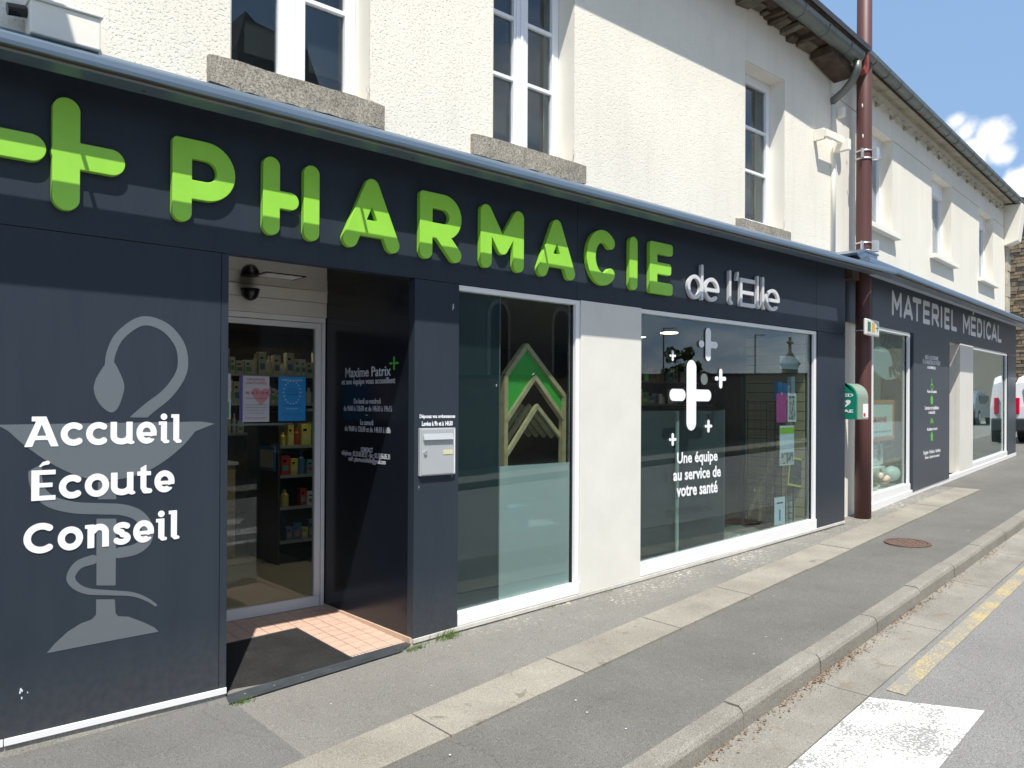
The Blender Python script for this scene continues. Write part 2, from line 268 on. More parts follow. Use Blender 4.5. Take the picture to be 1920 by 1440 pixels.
def frost():
    m=bpy.data.materials.new('frosted_film'); m.use_nodes=True; n=m.node_tree.nodes; l=m.node_tree.links; n.clear(); o=n.new('ShaderNodeOutputMaterial')
    r=n.new('ShaderNodeBsdfRefraction'); r.inputs['IOR'].default_value=1.02; r.inputs['Roughness'].default_value=.3; r.inputs[0].default_value=(.85,.92,.92,1)
    d=n.new('ShaderNodeBsdfDiffuse'); d.inputs[0].default_value=(.74,.76,.75,1)
    x=n.new('ShaderNodeMixShader'); x.inputs[0].default_value=.52; l.new(r.outputs[0],x.inputs[1]); l.new(d.outputs[0],x.inputs[2]); l.new(x.outputs[0],o.inputs[0]); return m
K['frost']=frost()
# ---------------------------------------------------------------- object helpers
WL={}                                                  # world location of every object made here
def tag(o,label=None,cat=None,group=None,kind=None):
    if label:o['label']=label
    if cat:o['category']=cat
    if group:o['group']=group
    if kind:o['kind']=kind
    return o
def link(o,loc,parent):
    COL.objects.link(o); loc=Vector(loc)
    if parent is not None: o.parent=parent; o.location=loc-WL[parent.name]
    else: o.location=loc
    WL[o.name]=loc; return o
def thing(name,label,cat,loc,group=None):
    o=bpy.data.objects.new(name,None); o.empty_display_size=.2; link(o,loc,None); return tag(o,label,cat,group)
def mesh_obj(name,vs,fs,mat,parent=None,smooth=False,mats=None,fm=None):
    vs=np.array(vs,float); lo=vs.min(0); hi=vs.max(0); c=np.array([(lo[0]+hi[0])/2,(lo[1]+hi[1])/2,lo[2]])
    me=bpy.data.meshes.new(name); me.from_pydata((vs-c).tolist(),[],fs)
    for mm in (mats or [mat]): me.materials.append(mm)
    if fm: me.polygons.foreach_set('material_index',fm)
    if smooth: me.polygons.foreach_set('use_smooth',[True]*len(me.polygons))
    me.validate(); me.update()
    return link(bpy.data.objects.new(name,me),c,parent)
class MB:
    def __init__(s,T=T0): s.v=[];s.f=[];s.T=T
    def add(s,vs,fs):
        b=len(s.v); s.v+= [s.T(*v) for v in vs]; s.f+=[tuple(b+i for i in f) for f in fs]; return s
    def box(s,x0,x1,y0,y1,z0,z1):
        return s.add([(x0,y0,z0),(x1,y0,z0),(x1,y1,z0),(x0,y1,z0),(x0,y0,z1),(x1,y0,z1),(x1,y1,z1),(x0,y1,z1)],[(0,3,2,1),(4,5,6,7),(0,1,5,4),(1,2,6,5),(2,3,7,6),(3,0,4,7)])
    def prism(s,poly,w0,w1):                            # poly in the first two coordinates, extruded in the third
        n=len(poly); return s.add([(x,y,w0) for x,y in poly]+[(x,y,w1) for x,y in poly],[tuple(range(n))[::-1],tuple(range(n,2*n))]+[(i,(i+1)%n,n+(i+1)%n,n+i) for i in range(n)])
    def quad(s,a,b,c,d): return s.add([a,b,c,d],[(0,1,2,3)])
    def tube(s,pts,r,n=10,cap=True):
        pts=[Vector(s.T(*p)) for p in pts]; T=s.T; s.T=T0; vs=[];fs=[]; rs=r if isinstance(r,(list,tuple)) else [r]*len(pts)
        up=None
        for i,p in enumerate(pts):
            d=(pts[min(i+1,len(pts)-1)]-pts[max(i-1,0)]).normalized()
            if up is None: up=Vector((0,0,1)) if abs(d.z)<.9 else Vector((1,0,0))
            a=d.cross(up).normalized(); b=a.cross(d).normalized(); up=b
            for k in range(n): t=2*math.pi*k/n; vs.append(tuple(p+a*math.cos(t)*rs[i]+b*math.sin(t)*rs[i]))
        for i in range(len(pts)-1):
            for k in range(n): fs.append((i*n+k,i*n+(k+1)%n,(i+1)*n+(k+1)%n,(i+1)*n+k))
        if cap: fs+= [tuple(range(n))[::-1],tuple(range((len(pts)-1)*n,len(pts)*n))]
        s.add(vs,fs); s.T=T; return s
    def profile(s,prof,u0,u1,du=None):                  # closed profile in (v,w) swept along u; u0,u1 numbers or lists with v offset
        st=du or [(u0,0),(u1,0)]; n=len(prof); vs=[(u,v+o,w) for u,o in st for v,w in prof]
        fs=[(i*n+k,i*n+(k+1)%n,(i+1)*n+(k+1)%n,(i+1)*n+k) for i in range(len(st)-1) for k in range(n)]
        return s.add(vs,fs+[tuple(range(n))[::-1],tuple(range((len(st)-1)*n,len(st)*n))])
    def out(s,name,mat,parent=None,smooth=False,bevel=0,kind=None,label=None):
        o=mesh_obj(name,s.v,s.f,mat,parent,smooth)
        if kind:o['kind']=kind
        if label:o['label']=label
        if bevel:
            m=o.modifiers.new('b','BEVEL'); m.width=bevel; m.segments=2; m.limit_method='ANGLE'; m.angle_limit=math.radians(40)
        return o
def fixn(o):                                           # consistent outward normals
    import bmesh
    bm=bmesh.new(); bm.from_mesh(o.data); bmesh.ops.recalc_face_normals(bm,faces=bm.faces); bm.to_mesh(o.data); bm.free(); return o
def holes_wall(T,x0,x1,z0,z1,w_front,w_back,holes,topf=None):
    """wall slab with real openings and reveals; topf(x) optional top line"""
    xs=sorted({x0,x1,*[h[0] for h in holes],*[h[1] for h in holes]}); zs=sorted({z0,z1,*[h[2] for h in holes],*[h[3] for h in holes]})
    tz=lambda x,z: (topf(x) if (topf and z==z1) else z)
    sol=lambda i,j: 0<=i<len(xs)-1 and 0<=j<len(zs)-1 and not any(h[0]<=xs[i] and h[1]>=xs[i+1] and h[2]<=zs[j] and h[3]>=zs[j+1] for h in holes)
    m=MB(T)
    for i in range(len(xs)-1):
        for j in range(len(zs)-1):
            if not sol(i,j): continue
            a,b,c,d=xs[i],xs[i+1],zs[j],zs[j+1]
            for w in (w_front,w_back): m.quad((a,tz(a,c),w),(b,tz(b,c),w),(b,tz(b,d),w),(a,tz(a,d),w))
            if not sol(i-1,j): m.quad((a,c,w_front),(a,c,w_back),(a,tz(a,d),w_back),(a,tz(a,d),w_front))
            if not sol(i+1,j): m.quad((b,c,w_front),(b,c,w_back),(b,tz(b,d),w_back),(b,tz(b,d),w_front))
            if not sol(i,j-1): m.quad((a,c,w_front),(b,c,w_front),(b,c,w_back),(a,c,w_back))
            if not sol(i,j+1): m.quad((a,tz(a,d),w_front),(b,tz(b,d),w_front),(b,tz(b,d),w_back),(a,tz(a,d),w_back))
    return m
def sphere(m,c,r,nu=10,nv=7,z0=-1,z1=1):
    vs=[];fs=[]
    for j in range(nv+1):
        t=math.asin(z0+(z1-z0)*j/nv)
        for i in range(nu): p=2*math.pi*i/nu; vs.append((c[0]+r[0]*math.cos(t)*math.cos(p),c[1]+r[1]*math.cos(t)*math.sin(p),c[2]+r[2]*math.sin(t)))
    for j in range(nv):
        for i in range(nu): fs.append((j*nu+i,j*nu+(i+1)%nu,(j+1)*nu+(i+1)%nu,(j+1)*nu+i))
    m.add(vs,fs+[tuple(range(nu))[::-1],tuple(range(nv*nu,(nv+1)*nu))]); return m
# ---------------------------------------------------------------- lettering
def arc(cx,cy,rx,ry,a0,a1,n=16): return [(cx+rx*math.cos(math.radians(a0+(a1-a0)*i/n)),cy+ry*math.sin(math.radians(a0+(a1-a0)*i/n))) for i in range(n+1)]
def sdf(P,pr):
    X,Y=P
    k=pr[0]
    if k=='c':
        pts,r=pr[1],pr[2]; rs=r if isinstance(r,(list,tuple)) else [r]*len(pts); d=np.full(X.shape,9.)
        for i in range(len(pts)-1):
            (ax,ay),(bx,by)=pts[i],pts[i+1]; L=(bx-ax)**2+(by-ay)**2+1e-12
            t=np.clip(((X-ax)*(bx-ax)+(Y-ay)*(by-ay))/L,0,1); d=np.minimum(d,np.hypot(X-ax-t*(bx-ax),Y-ay-t*(by-ay))-(rs[i]+(rs[i+1]-rs[i])*t))
        return d
    if k=='b':
        x0,y0,x1,y1=pr[1:5]; r=pr[5] if len(pr)>5 else 0
        qx=np.abs(X-(x0+x1)/2)-(x1-x0)/2+r; qy=np.abs(Y-(y0+y1)/2)-(y1-y0)/2+r
        return np.hypot(np.maximum(qx,0),np.maximum(qy,0))+np.minimum(np.maximum(qx,qy),0)-r
    if k=='f':                                          # flat-ended segment
        (ax,ay),(bx,by),h=pr[1:4]; L=math.hypot(bx-ax,by-ay); ux,uy=(bx-ax)/L,(by-ay)/L
        s=(X-ax)*ux+(Y-ay)*uy; t=np.abs(-(X-ax)*uy+(Y-ay)*ux)-h; q=np.abs(s-L/2)-L/2
        return np.hypot(np.maximum(q,0),np.maximum(t,0))+np.minimum(np.maximum(q,t),0)
    if k=='p':
        pg=pr[1]; d=np.full(X.shape,1e9); s=np.zeros(X.shape,bool); n=len(pg)
        for i in range(n):
            ax,ay=pg[i];bx,by=pg[(i+1)%n]; L=(bx-ax)**2+(by-ay)**2+1e-12
            t=np.clip(((X-ax)*(bx-ax)+(Y-ay)*(by-ay))/L,0,1); d=np.minimum(d,np.hypot(X-ax-t*(bx-ax),Y-ay-t*(by-ay)))
            if ay!=by:
                c=((ay>Y)!=(by>Y))&(X<(bx-ax)*(Y-ay)/(by-ay)+ax); s^=c
        return np.where(s,-d,d)
def contours(prims,res):
    """union (and subtraction) of stroke shapes -> closed outlines by marching squares"""
    xs=[];ys=[]
    for p in prims:
        if p[0]=='-': continue
        if p[0]=='c': r=max(p[2]) if isinstance(p[2],(list,tuple)) else p[2]; xs+=[q[0]-r for q in p[1]]+[q[0]+r for q in p[1]]; ys+=[q[1]-r for q in p[1]]+[q[1]+r for q in p[1]]
        elif p[0]=='b': xs+=[p[1],p[3]]; ys+=[p[2],p[4]]
        elif p[0]=='f': xs+=[p[1][0]-p[3],p[2][0]-p[3],p[1][0]+p[3],p[2][0]+p[3]]; ys+=[p[1][1]-p[3],p[2][1]-p[3],p[1][1]+p[3],p[2][1]+p[3]]
        else: xs+=[q[0] for q in p[1]]; ys+=[q[1] for q in p[1]]
    X=np.arange(min(xs)-2.3*res,max(xs)+2.5*res,res); Y=np.arange(min(ys)-2.3*res,max(ys)+2.5*res,res); G=np.meshgrid(X,Y)
    V=np.full(G[0].shape,9.)
    for p in prims:
        V=np.maximum(V,-sdf(G,p[1])) if p[0]=='-' else np.minimum(V,sdf(G,p))
    V=np.where(np.abs(V)<1e-7,1e-7,V); I=V<0; nxt={};pos={}
    def ep(j,i,k):                                      # k 0: edge to i+1, k 1: edge to j+1
        key=(j,i,k)
        if key not in pos:
            a=V[j,i]; b=V[j,i+1] if k==0 else V[j+1,i]; t=a/(a-b); pos[key]=(X[i]+(res*t if k==0 else 0),Y[j]+(res*t if k==1 else 0))
        return key
    C=(I[:-1,:-1]*1+I[:-1,1:]*2+I[1:,1:]*4+I[1:,:-1]*8)
    TB={1:[('l','b')],2:[('b','r')],3:[('l','r')],4:[('r','t')],5:[('l','b'),('r','t')],6:[('b','t')],7:[('l','t')],8:[('t','l')],9:[('t','b')],10:[('b','r'),('t','l')],11:[('t','r')],12:[('r','l')],13:[('r','b')],14:[('b','l')]}
    for j,i in zip(*np.nonzero((C>0)&(C<15))):
        j=int(j);i=int(i); e={'b':(j,i,0),'t':(j+1,i,0),'l':(j,i,1),'r':(j,i+1,1)}
        for a,b in TB[int(C[j,i])]: nxt[ep(*e[a])]=ep(*e[b])
    loops=[]
    while nxt:
        s=next(iter(nxt)); L=[]; k=s
        while k in nxt: L.append(pos[k]); k=nxt.pop(k)
        # drop points on straight runs
        Q=[]; n=len(L)
        for t in range(n):
            a=Q[-1] if Q else L[t-1]; b=L[t]; c=L[(t+1)%n]
            ar=abs((b[0]-a[0])*(c[1]-a[1])-(c[0]-a[0])*(b[1]-a[1]))
            if ar>res*res*.02 or t%12==0: Q.append(b)
        if len(Q)>2: loops.append(Q)
    return loops
def curve_mesh(name,loops,depth,bevel=0):
    cu=bpy.data.curves.new(name,'CURVE'); cu.dimensions='2D'; cu.fill_mode='BOTH'; cu.extrude=depth/2
    if bevel: cu.bevel_depth=bevel; cu.bevel_resolution=1; cu.offset=-bevel; cu.extrude=max(1e-5,depth/2-bevel)
    for L in loops:
        sp=cu.splines.new('POLY'); sp.points.add(len(L)-1); sp.points.foreach_set('co',[c for x,y in L for c in (x,y,0,1)]); sp.use_cyclic_u=True
    o=bpy.data.objects.new(name,cu); me=bpy.data.meshes.new_from_object(o); bpy.data.objects.remove(o); bpy.data.curves.remove(cu); return me
def place(name,me,T,w,mat,parent,label=None,fx=lambda x,y:(x,y)):
    n=len(me.vertices); co=np.empty(n*3); me.vertices.foreach_get('co',co); co=co.reshape(-1,3)
    vs=[]
    for x,y,z in co: u,v=fx(x,y); vs.append(T(u,v,w+z))
    fs=[tuple(p.vertices) for p in me.polygons]; bpy.data.meshes.remove(me)
    o=mesh_obj(name,vs,fs,mat,parent)
    if label:o['label']=label
    return o
def shape(name,prims,T,w,depth,mat,parent,res=.004,bevel=0,label=None):
    return fixn(place(name,curve_mesh(name,contours(prims,res),depth,bevel),T,w+depth/2,mat,parent,label))
FONTC={}
def text(name,body,T,u0,u1,v0,v1,w,mat,parent,bold=0,label=None,depth=.0012):
    """built-in font line stretched into the box u0..u1, v0..v1 (v0 = baseline or descender as drawn)"""
    cu=bpy.data.curves.new(name,'FONT'); cu.body=body; cu.size=1; cu.offset=bold; cu.extrude=.01; cu.resolution_u=2
    o=bpy.data.objects.new(name,cu); me=bpy.data.meshes.new_from_object(o); bpy.data.objects.remove(o); bpy.data.curves.remove(cu)
    n=len(me.vertices); co=np.empty(n*3); me.vertices.foreach_get('co',co); co=co.reshape(-1,3); lo=co.min(0);hi=co.max(0)
    co[:,0]=u0+(co[:,0]-lo[0])/(hi[0]-lo[0])*(u1-u0); co[:,1]=v0+(co[:,1]-lo[1])/(hi[1]-lo[1])*(v1-v0); co[:,2]=co[:,2]/.01*depth/2
    me.vertices.foreach_set('co',co.ravel())
    return fixn(place(name,me,T,w+depth/2,mat,parent,label))
def G(ch,w,h,r):
    """rounded sign letters built from pen strokes"""
    c=lambda *p: ('c',list(p),r); L=r;Rr=w-r;B=r;Tp=h-r
    if ch=='P': m=h*.40; q=(Tp-m)/2; return [c((L,B),(L,Tp)),('c',[(L,Tp),(Rr-q,Tp)]+arc(Rr-q,m+q,q,q,90,-90)+[(L,m)],r),('b',0,h-2*r,2*r,h,r*.55)]
    if ch=='R': m=h*.44; q=(Tp-m)/2; return [c((L,B),(L,Tp)),('c',[(L,Tp),(Rr-q,Tp)]+arc(Rr-q,m+q,q,q,90,-90)+[(L,m)],r),c((w*.45,m),(Rr,B)),('b',0,h-2*r,2*r,h,r*.55)]
    if ch=='H': return [c((L,B),(L,Tp)),c((Rr,B),(Rr,Tp)),c((L,h*.47),(Rr-2.62*r,h*.47))]
    if ch=='A': return [c((L,B),(w/2,Tp)),c((w/2,Tp),(Rr,B)),c((w*.27,h*.30),(w*.73,h*.30))]
    if ch=='M': return [c((L,B),(L,Tp)),c((Rr,B),(Rr,Tp)),c((L,Tp),(w/2,h*.36)),c((w/2,h*.36),(Rr,Tp))]
    if ch=='C': return [('c',arc(w*.52,h/2,w*.52-r,h/2-r,48,312,28),r)]
    if ch=='I': return [c((w/2,B),(w/2,Tp))]
    if ch=='E': return [('b',0,0,2*r,h,r*.5),('b',0,h-2*r,w,h,r*.6),('b',0,h*.5-r,w*.93,h*.5+r,r*.6),('b',0,0,w,2*r,r*.6)]
    if ch=='É': return G('E',w,h,r)+[c((w*.45,h+1.5*r),(w*.65,h+3*r))]
    if ch=='T': return [c((w/2,B),(w/2,Tp)),c((L,Tp),(Rr,Tp))]
    if ch=='L': return [('c',[(L,Tp),(L,B),(Rr,B)],r)]
    if ch=='D': q=min(w*.55,h*.35); return [('c',[(L,B),(L,Tp),(Rr-q,Tp)]+arc(Rr-q,Tp-q,q,q,90,0,8)+arc(Rr-q,B+q,q,q,0,-90,8)+[(L,B)],r)]
    # thin lower case of "de l'Elle" (h = ascender height)
    x=h*.68
    if ch=='d': return [('c',arc(w*.46,x/2,w*.46-r,x/2-r,0,360,28),r),c((Rr,B),(Rr,Tp))]
    if ch=='e': return [('c',[(L,x*.48),(Rr,x*.48)]+arc(w/2,x/2,w/2-r,x/2-r,0,310,26),r)]
    if ch=='l': return [('c',[(w*.35,Tp),(w*.35,B+r),(w*.6,B)],r)]
    if ch=="'": return [c((w*.6,Tp),(w*.4,h*.78))]
def S1(ch,k):
    """bold humanist letters with small slabs, cap height 1, returns strokes and advance"""
    x=.80;t=.108;cb=lambda a,b,c,d:('b',a,b,c,d,.012)
    cut=lambda *p:('-',('p',list(p)))
    if ch=='A': return [('p',[(0,0),(.24,0),(.32,.22),(.70,.22),(.80,0),(1.04,0),(.66,1.),(.22,1.),(.22,.84),(.35,.84)]),('-',('p',[(.38,.36),(.66,.36),(.52,.74)]))],1.04
    if ch in 'cC':
        H=x if ch=='c' else 1.; w=.74 if ch=='c' else .95
        return [('c',arc(w*.55,H/2,w*.55-t,H/2-t,55,305,30),t),cut((w*.66,H*.40),(w*1.3,H*.27),(w*1.3,H*.66),(w*.66,H*.60))],w
    if ch=='u': return [('f',(t,x),(t,.28),t),('c',arc(.375,.30,.375-t,.30-t,180,300,12),t),('f',(.64,x),(.64,.10),t),('c',[(.47,.13),(.60,.26)],.07),('c',[(.64,.12),(.70,.075),(.76,.07)],[.1,.075,.055])],.82
    if ch=='e': return [('c',arc(.36,x/2,.36-t,x/2-t,2,312,30),t*.98),('b',.12,x*.36,.715,x*.36+.13,.008),cut((.40,x*.33),(.9,x*.345),(.9,x*.17),(.52,x*.24))],.73
    if ch in 'il':
        H=x if ch=='i' else 1.06
        b=[cb(.08,.10,.08+2*t,H),cb(0,H-.13,.2,H),('c',[(.19,.15),(.23,.08),(.33,.068)],[.1,.08,.06])]
        if ch=='i': b.append(('c',[(.185,x+.17),(.186,x+.17)],.118))
        return b,.39
    if ch=='E': return [cb(0,0,2*t+.02,1),cb(0,0,.72,.155),cb(0,.845,.72,1),cb(.1,.43,.63,.575)],.76
    if ch=='É': p,a=S1('E',k); return p+[('c',[(.26,1.13),(.36,1.215),(.48,1.24)],[.03,.055,.065])],a
    if ch=='o': return [('c',arc(.39,x/2,.39-t,x/2-t,0,360,30),t)],.78
    if ch=='t': return [('p',[(.11,x-.02),(.11,.92),(.31,1.03),(.31,x-.02)]),('c',[(.21,.80),(.21,.22),(.27,.11),(.43,.095)],[t*.93,t*.93,t*.95,t*.8]),cb(0,x-.15,.47,x)],.53
    if ch=='n': return [('f',(.08+t,x),(.08+t,0),t),cb(0,x-.13,.2,x),('c',[(.24,.56)]+arc(.46,.50,.20,.20,140,10,10)+[(.66,.11)],t),('b',.55,0,.77,.2)],.83
    if ch=='s': return [('c',arc(.32,x-.225,.20,.122,38,262,14)+arc(.30,.235,.20,.13,82,-148,14),t*.93)],.62
def slab(name,body,T,u0,u1,v0,cap,w,mat,parent,depth=.0015):
    pr=[];x=0
    for ch in body:
        p,a=S1(ch,0)
        pr.append((p,x)); x+=a+.06
    x-=.06; sx=(u1-u0)/(x*cap)
    for p,off in pr:
        me=curve_mesh(name,contours(p,.016),depth)
        fixn(place(name,me,T,w+depth/2,mat,parent,None,lambda a,b:(u0+(a+off)*cap*sx,v0+b*cap)))
# ================================================================ SETTING: ground
XS=list(np.arange(-30,31,1.0))+[60,200]; XS=[-200]+XS
def sheet(name,ya,yb,dz,mat,x0=-200,x1=200,ny=2,label=None):
    xs=[x for x in XS if x0<=x<=x1]
    if xs[0]>x0: xs=[x0]+xs
    if xs[-1]<x1: xs=xs+[x1]
    vs=[];fs=[]
    for x in xs:
        for j in range(ny):
            t=j/(ny-1); y=ya(x)*(1-t)+yb(x)*t; vs.append((x,y,gz(x,y)+dz))
    for i in range(len(xs)-1):
        for j in range(ny-1): a=i*ny+j; fs.append((a,a+ny,a+ny+1,a+1))
    o=mesh_obj(name,vs,fs,mat); o['kind']='structure'; return fixn(o)
KW=.12; KH=.12
ykc=lambda x: yk(max(-30,min(x,40)))
sheet('road',lambda x:-6,lambda x:ykc(x)-KW+.01,-KH,K['road'],ny=6)
sheet('pavement',lambda x:ykc(x)-.02,lambda x:8,0,K['walk2'],ny=3)
sheet('inner_pavement',lambda x:3.10+.107*x,lambda x:4.9+.1*max(0,x-8.7),.004,K['walk'],1.69,12.65)
sheet('inner_pavement',lambda x:3.10+.107*x,lambda x:4.6,.004,K['walk3'],-4,1.69)
gr=sheet('ground',lambda x:-200,lambda x:-6,-KH,K['walk2'],ny=3)
g2=MB(); g2.v=[(-200,8,gz(-200,8)-.02),(25,8,gz(25,8)-.02),(200,8,gz(200,8)-.02),(-200,200,gz(-200,8)-.02),(25,200,gz(25,8)-.02),(200,200,gz(200,8)-.02)]; g2.f=[(0,1,4,3),(1,2,5,4)]
o=g2.out('ground',K['walk2']); o['kind']='structure'
# darker patch, front left
vs=[(1.72,4.24),(2.02,3.62),(2.14,3.10),(1.9,2.9),(1.2,3.0),(1.0,3.3)]
# kerb stones
kerb=thing('kerb',None,None,(0,yk(0),gz(0,yk(0)))); kerb['kind']='structure'
ang=math.atan(.1035); kd=(math.cos(ang),math.sin(ang))
def along(t,off): return (t*kd[0]-off*kd[1]*0, yk(t*kd[0])+off)
random.seed(3)
t=-3.0
while t<34:
    L=1.0 if t>-3 else .6; a=t+.006; b=t+L-.006; j=random.uniform(-.003,.003); m=MB()
    prof=[(-.003,-.2),(-.003,.0),(-.006,.004),(-KW+.025,.004),(-KW+.006,-.010),(-KW-.004,-.03),(-KW-.012,-.2)]
    xs=[a,b]; n=len(prof); V=[]
    for x in xs:
        for o_,z in prof: V.append((x,yk(x)+o_+j,gz(x,yk(x))+z+j))
    m.add(V,[(i,(i+1)%n,n+(i+1)%n,n+i) for i in range(n)]+[tuple(range(n))[::-1],tuple(range(n,2*n))])
    fixn(m.out('kerb_stone',K['kerb'],kerb)); t+=L
# concrete channel beside the kerb
ch=thing('gutter_channel',None,None,(0,yk(0)-.3,gz(0,1.7)-KH)); ch['kind']='structure'
t=-3.0
while t<30:
    a=t+.004;b=t+1.5-.004; m=MB(); V=[]
    for x in (a,b):
        for o_,z in [(-KW-.005,.014),(-KW-.14,.004),(-KW-.33,.010),(-KW-.33,-.05),(-KW-.005,-.05)]: V.append((x,yk(x)+o_,gz(x,yk(x)+o_)-KH+z))
    m.add(V,[(i,(i+1)%5,5+(i+1)%5,5+i) for i in range(5)]+[(4,3,2,1,0),(5,6,7,8,9)]); fixn(m.out('channel_slab',K['channel'],ch)); t+=1.5
# buff concrete strip
cs=thing('concrete_strip',None,None,(0,2.9,gz(0,2.9))); cs['kind']='structure'
t=-1.9
while t<12.6:
    L=1.05; a=t+.005;b=min(12.65,t+L)-.005; dy=random.uniform(-.008,.008); dz=random.uniform(.006,.010); m=MB(); V=[]
    for x in (a,b):
        for y,z in [(2.80+.106*x+dy,dz),(3.13+.107*x+dy,dz),(3.13+.107*x+dy,-.03),(2.80+.106*x+dy,-.03)]: V.append((x,y,gz(x,y)+z))
    m.add(V,[(i,(i+1)%4,4+(i+1)%4,4+i) for i in range(4)]+[(3,2,1,0),(4,5,6,7)]); fixn(m.out('concrete_slab',K['concrete'],cs)); t+=L
# painted markings
def paint(name,pts,mat,dz=.004):
    vs=[(x,y,gz(x,y)-KH+dz) for x,y in pts]; o=mesh_obj(name,vs,[tuple(range(len(vs)))],mat); o['kind']='structure'; return fixn(o)
def strip(name,x0,x1,o0,o1,mat,dz=.004):
    xs=list(np.arange(x0,x1,.5))+[x1]; vs=[];fs=[]
    for x in xs:
        for o_ in (o0,o1): vs.append((x,yk(x)+o_,gz(x,yk(x)+o_)-KH+dz))
    for i in range(len(xs)-1): fs.append((2*i,2*i+2,2*i+3,2*i+1))
    o=mesh_obj(name,vs,fs,mat); o['kind']='structure'; return fixn(o)
strip('yellow_line',4.68,24,-.60,-.49,K['yellow'])
def zb(y): return paint('zebra_stripe',[(1.6,y-.62+.02),(4.78,y-.28-.02),(4.50,y+.20),(1.3,y-.12)],K['zebra'])
zb(1.84)
for k in (1,2,3,4): zb(1.84-1.0*k)
# dry leaves and grit lying in the channel
random.seed(11); m=MB()
for i in range(900):
    c=random.choice([3.4,4.3,4.9,5.0,5.9,6.4,7.3,8.8]); x=random.gauss(c,.28); o_=-KW-.012-abs(random.gauss(0,.035)); y=yk(x)+o_; z=gz(x,y)-KH+.017+random.random()*.008
    a=random.random()*6.28; s=random.uniform(.004,.013); q=s*random.uniform(.25,.6); dx,dy=math.cos(a),math.sin(a)
    m.quad((x+dx*s,y+dy*s,z),(x-dy*q,y+dx*q,z+.003),(x-dx*s,y-dy*s,z+.001),(x+dy*q,y-dx*q,z+.004))
o=m.out('leaf_litter',K['leaf']); tag(o,'dry brown leaf scraps gathered in the channel under the kerb','leaves',None,'stuff')
def tuft(x,y,n,h,label,spread=.05,seed=1):
    random.seed(seed); m=MB(); z=gz(x,y)
    for i in range(n):
        px=x+random.gauss(0,spread); py=y+random.gauss(0,spread*.35); a=random.random()*6.28; l=h*random.uniform(.4,1); dx=math.cos(a)*l*.4; dy=math.sin(a)*l*.4; w=.0022
        m.add([(px-w,py,z),(px+w,py,z),(px+dx*.5,py+dy*.5,z+l*.6),(px+dx,py+dy,z+l)],[(0,1,2),(2,1,3)])
    o=m.out('grass_tuft',K['grass']); tag(o,label,'grass',None,'stuff')
tuft(3.13,4.20,130,.07,'tuft of green grass at the wall foot under the letterbox',.06,1)
tuft(2.86,4.17,90,.045,'low weeds at the right corner of the doorway ramp',.045,2)
tuft(1.72,4.11,60,.04,'small weeds at the left corner of the doorway ramp',.03,3)
for k_,(wx,wn,wd) in enumerate(((4.1,26,'under the narrow window'),(4.75,18,'under the beige panel'),(6.1,22,'under the left part of the wide window'),(8.3,30,'under the end panel'))): tuft(wx,4.225,wn,.03,'few thin weeds at the wall foot '+wd,.05,40+k_)
tuft(5.3,3.37,60,.025,'thin moss and grass in the edge of the concrete strip',.09,4)
# manhole cover
mc=thing('manhole_cover','round rusty iron manhole cover set in the pavement','manhole cover',(8.25,3.36,gz(8.25,3.36)))
cx,cy_=8.25,3.36
def disc(r0,r1,z0,z1,n=40):
    m=MB()
    V=[]
    for r,z in ((r0,z0),(r0,z1),(r1,z1),(r1,z0)):
        for k in range(n): a=2*math.pi*k/n; x=cx+r*math.cos(a); y=cy_+r*math.sin(a); V.append((x,y,gz(x,y)+z))
    F=[]
    for q in range(4):
        for k in range(n): F.append((q*n+k,q*n+(k+1)%n,((q+1)%4)*n+(k+1)%n,((q+1)%4)*n+k))
    return m.add(V,F)
disc(.185,.215,-.01,.008).out('rim',K['iron'],mc); disc(.002,.179,-.01,.006).out('lid',K['iron'],mc)
m=MB()
for i in range(-4,5):
    for j in range(-4,5):
        if i*i+j*j<15 and (i+j)%2==0: x=cx+i*.042;y=cy_+j*.042; z=gz(x,y)+.006; m.box(x-.013,x+.013,y-.006,y+.006,z,z+.004)
o=m.out('tread_stud',K['iron'],mc); o['kind']='stuff'
# ================================================================ PHARMACY BUILDING
B=thing('pharmacy_building','cream roughcast house with a dark blue-grey pharmacy shopfront on its ground floor','building',(3,4.35,0.06))
WU=-.10                                               # upper wall plane (behind the cladding)
w1=(1.73,2.62,3.47,5.0); w2=(3.63,4.46,3.47,5.0); w3=(6.86,7.60,3.41,5.0)
topf=lambda x: 5.62 if x<6.9 else 5.62-(x-6.9)*.10
XA=[-4,-2,0,1,1.73]
fixn(holes_wall(T1,-4,8.62,2.95,5.62,WU,WU-.35,[w1,w2,w3],topf).out('wall',K['render'],B,label='cream roughcast upper wall'))
